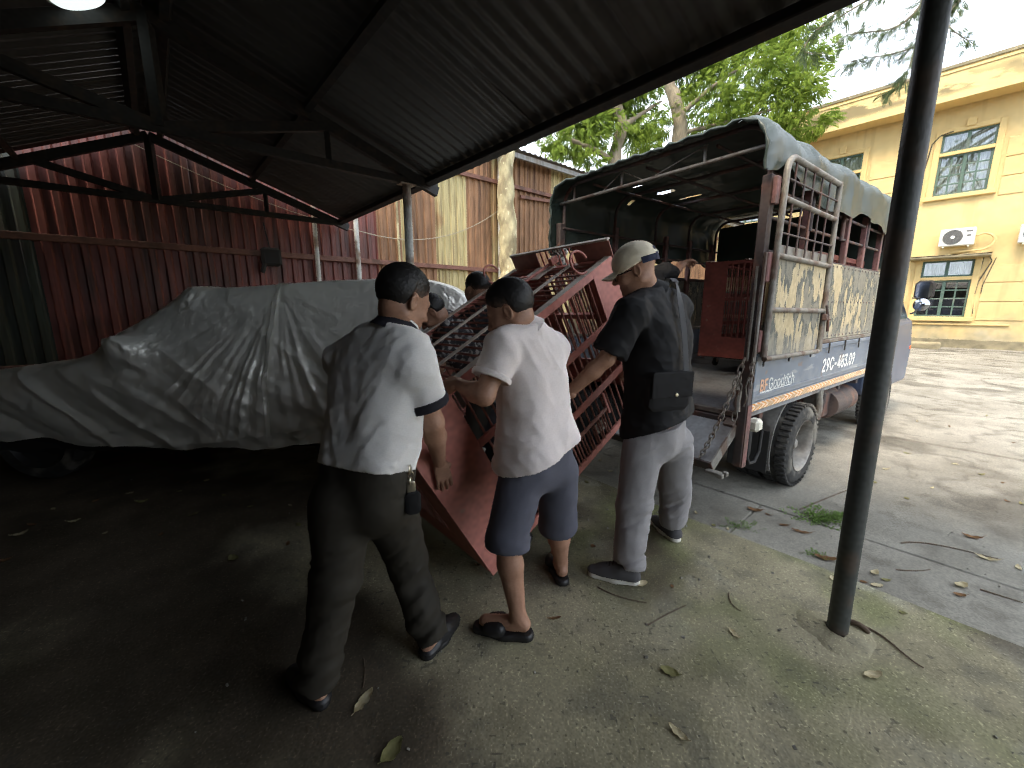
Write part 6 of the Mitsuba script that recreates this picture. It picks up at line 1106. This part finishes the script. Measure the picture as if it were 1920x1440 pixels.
for i, (x, y) in enumerate(small):
    tone = ('pale', 'brown', 'olive')[i % 3]; c = atz(x, y); d, e = c @ DD, c @ EE
    wh = 'on the dark floor below the covered car' if x < 640 else 'along the mossy slab edge' if 2.4 < d < 3.3 and x < 1720 else 'on the shed floor around the men' if d <= 2.4 else 'on the yard near the right edge' if x > 1830 else 'on the yard beside the truck wheels' if y < 960 else 'on the yard near the post'
    put_leaf(x, y, r.uniform(.035, .085), r.uniform(.018, .04), r.uniform(0, 180), r.uniform(.1, .4), ('leaf_dry', 'leaf_brown', 'leaf_olive')[i % 3], 100 + i, 'small %s leaf %s' % (tone, wh), 'small %s leaves %s' % (tone, wh))
def twig(pts, rad, label, mat='cable_dark'):
    P = np.array([atz(x, y, gz(atz(x, y)) + rad) for x, y in pts]); q = CS_(np.arange(len(P)), P)(np.linspace(0, len(P) - 1, 24)); m = MB(); m.tube(q, np.linspace(rad, rad * .5, 24), 5); obj('twig', m, mat, smooth=60, label=label, cat='twig')
M('twig_brown', pri((0.085, 0.06, 0.04), 0.9))
twig([(1600, 1168), (1650, 1190), (1690, 1222), (1732, 1252)], .005, 'long thin twig running away from the foot of the yard post', 'twig_brown'); twig([(1215, 1172), (1250, 1152), (1286, 1135)], .003, 'short thin twig on the mossy floor right of the sneakers', 'twig_brown'); twig([(1366, 1112), (1372, 1132), (1390, 1146)], .003, 'bent twig on the mossy floor above the narrow pale leaf', 'twig_brown')
twig([(1690, 1018), (1760, 1022), (1840, 1040), (1870, 1046)], .004, 'long curved twig ending at the pale leaf at right', 'twig_brown'); twig([(1500, 955), (1560, 930), (1600, 915)], .004, 'thin twig behind the weed tuft', 'twig_brown'); twig([(1120, 1100), (1160, 1118), (1212, 1130)], .003, 'thin twig below the grey sneaker', 'twig_brown'); twig([(1680, 1068), (1720, 1070), (1745, 1067)], .003, 'straight twig on the yard right of the post', 'twig_brown'); twig([(680, 1290), (684, 1262), (682, 1235)], .0025, 'dark stalk on the floor above the curled tan leaf', 'twig_brown'); twig([(1838, 1105), (1880, 1118), (1918, 1130)], .004, 'twig at the right edge below the broad cream leaf', 'twig_brown')
m = MB(); P = [atz(1590, 1165, .02), atz(1612, 1172, .03), atz(1628, 1186, .012)]; m.tube(CS_(np.arange(3), np.array(P))(np.linspace(0, 2, 10)), .012, 8); obj('broken_stick', m, 'twig_brown', smooth=60, label='short thick stick lying against the foot of the yard post', cat='stick')
m = MB(); c = np.array([1.474, 1.596, 0]); g_ = np.linspace(0, 2 * np.pi, 40); P = np.array([[c + [(rr + .016 * math.sin(3 * x + 1) + .01 * math.sin(7 * x)) * math.cos(x), (rr + .016 * math.sin(3 * x + 1)) * math.sin(x), z] for x in g_] for rr, z in ((.15, -.003), (.125, .010), (.09, .014), (.036, .018))]); m.grid(P); obj('concrete_footing', m, 'concrete_slab', smooth=True, label='rough round concrete footing at the foot of the yard post', cat='footing')
def tuft(x, y, n, R_, hgt, seed, label):
    c = atz(x, y, -.022); r = rng(seed); v, f = [], []
    for q in range(n):
        o = c + np.array([r.normal(0, R_ * .55), r.normal(0, R_ * .35), 0]); a = r.uniform(0, 6.28); L = hgt * r.uniform(.5, 1.3); d = np.array([math.cos(a), math.sin(a), r.uniform(.2, .9)]); d = unit(d); s_ = unit(np.cross(d, UP))
        for k in range(5): b = len(v); p = o + d * L * k / 5 - UP * (k / 5) ** 2 * L * .3; sg = 1 if k % 2 else -1; l = L * .30; t = p + s_ * sg * l + d * l * .5; w_ = unit(np.cross(t - p, d + UP * .2)); w2 = unit(np.cross(w_, t - p)) * l * .28; mm_ = (p + t) / 2; v += [p, mm_ + w2, t, mm_ - w2]; f += [[b, b + 1, b + 2], [b, b + 2, b + 3]]
    obj('weed_tuft', (np.array(v), np.array(f)), 'leaf_weed', label=label, cat='weed', group=None)
tuft(1540, 972, 150, .13, .075, 4, 'cut tuft of green weeds lying on the yard left of the post'); tuft(1386, 986, 40, .10, .045, 5, 'sparse dry weeds along the slab edge'); tuft(1576, 968, 30, .04, .05, 6, 'small weed sprig behind the yard post'); tuft(1530, 1040, 22, .05, .05, 7, 'pale weed sprig at the slab edge')
r = rng(3); m = MB()
for q in range(420):
    d, e = r.uniform(-.4, 6), r.uniform(-.8, 5.5); s_ = r.uniform(.002, .007); z = 0.0 if d < 2.66 else -.022; m.box(S(d, e, z + s_ * .3), Rotation.random(random_state=q).as_matrix(), [s_ * 2, s_ * 1.6, s_])
obj('gravel', m, 'concrete_yard', kind='stuff', label='loose grit and pebbles on the concrete')
scene['type'] = 'scene'
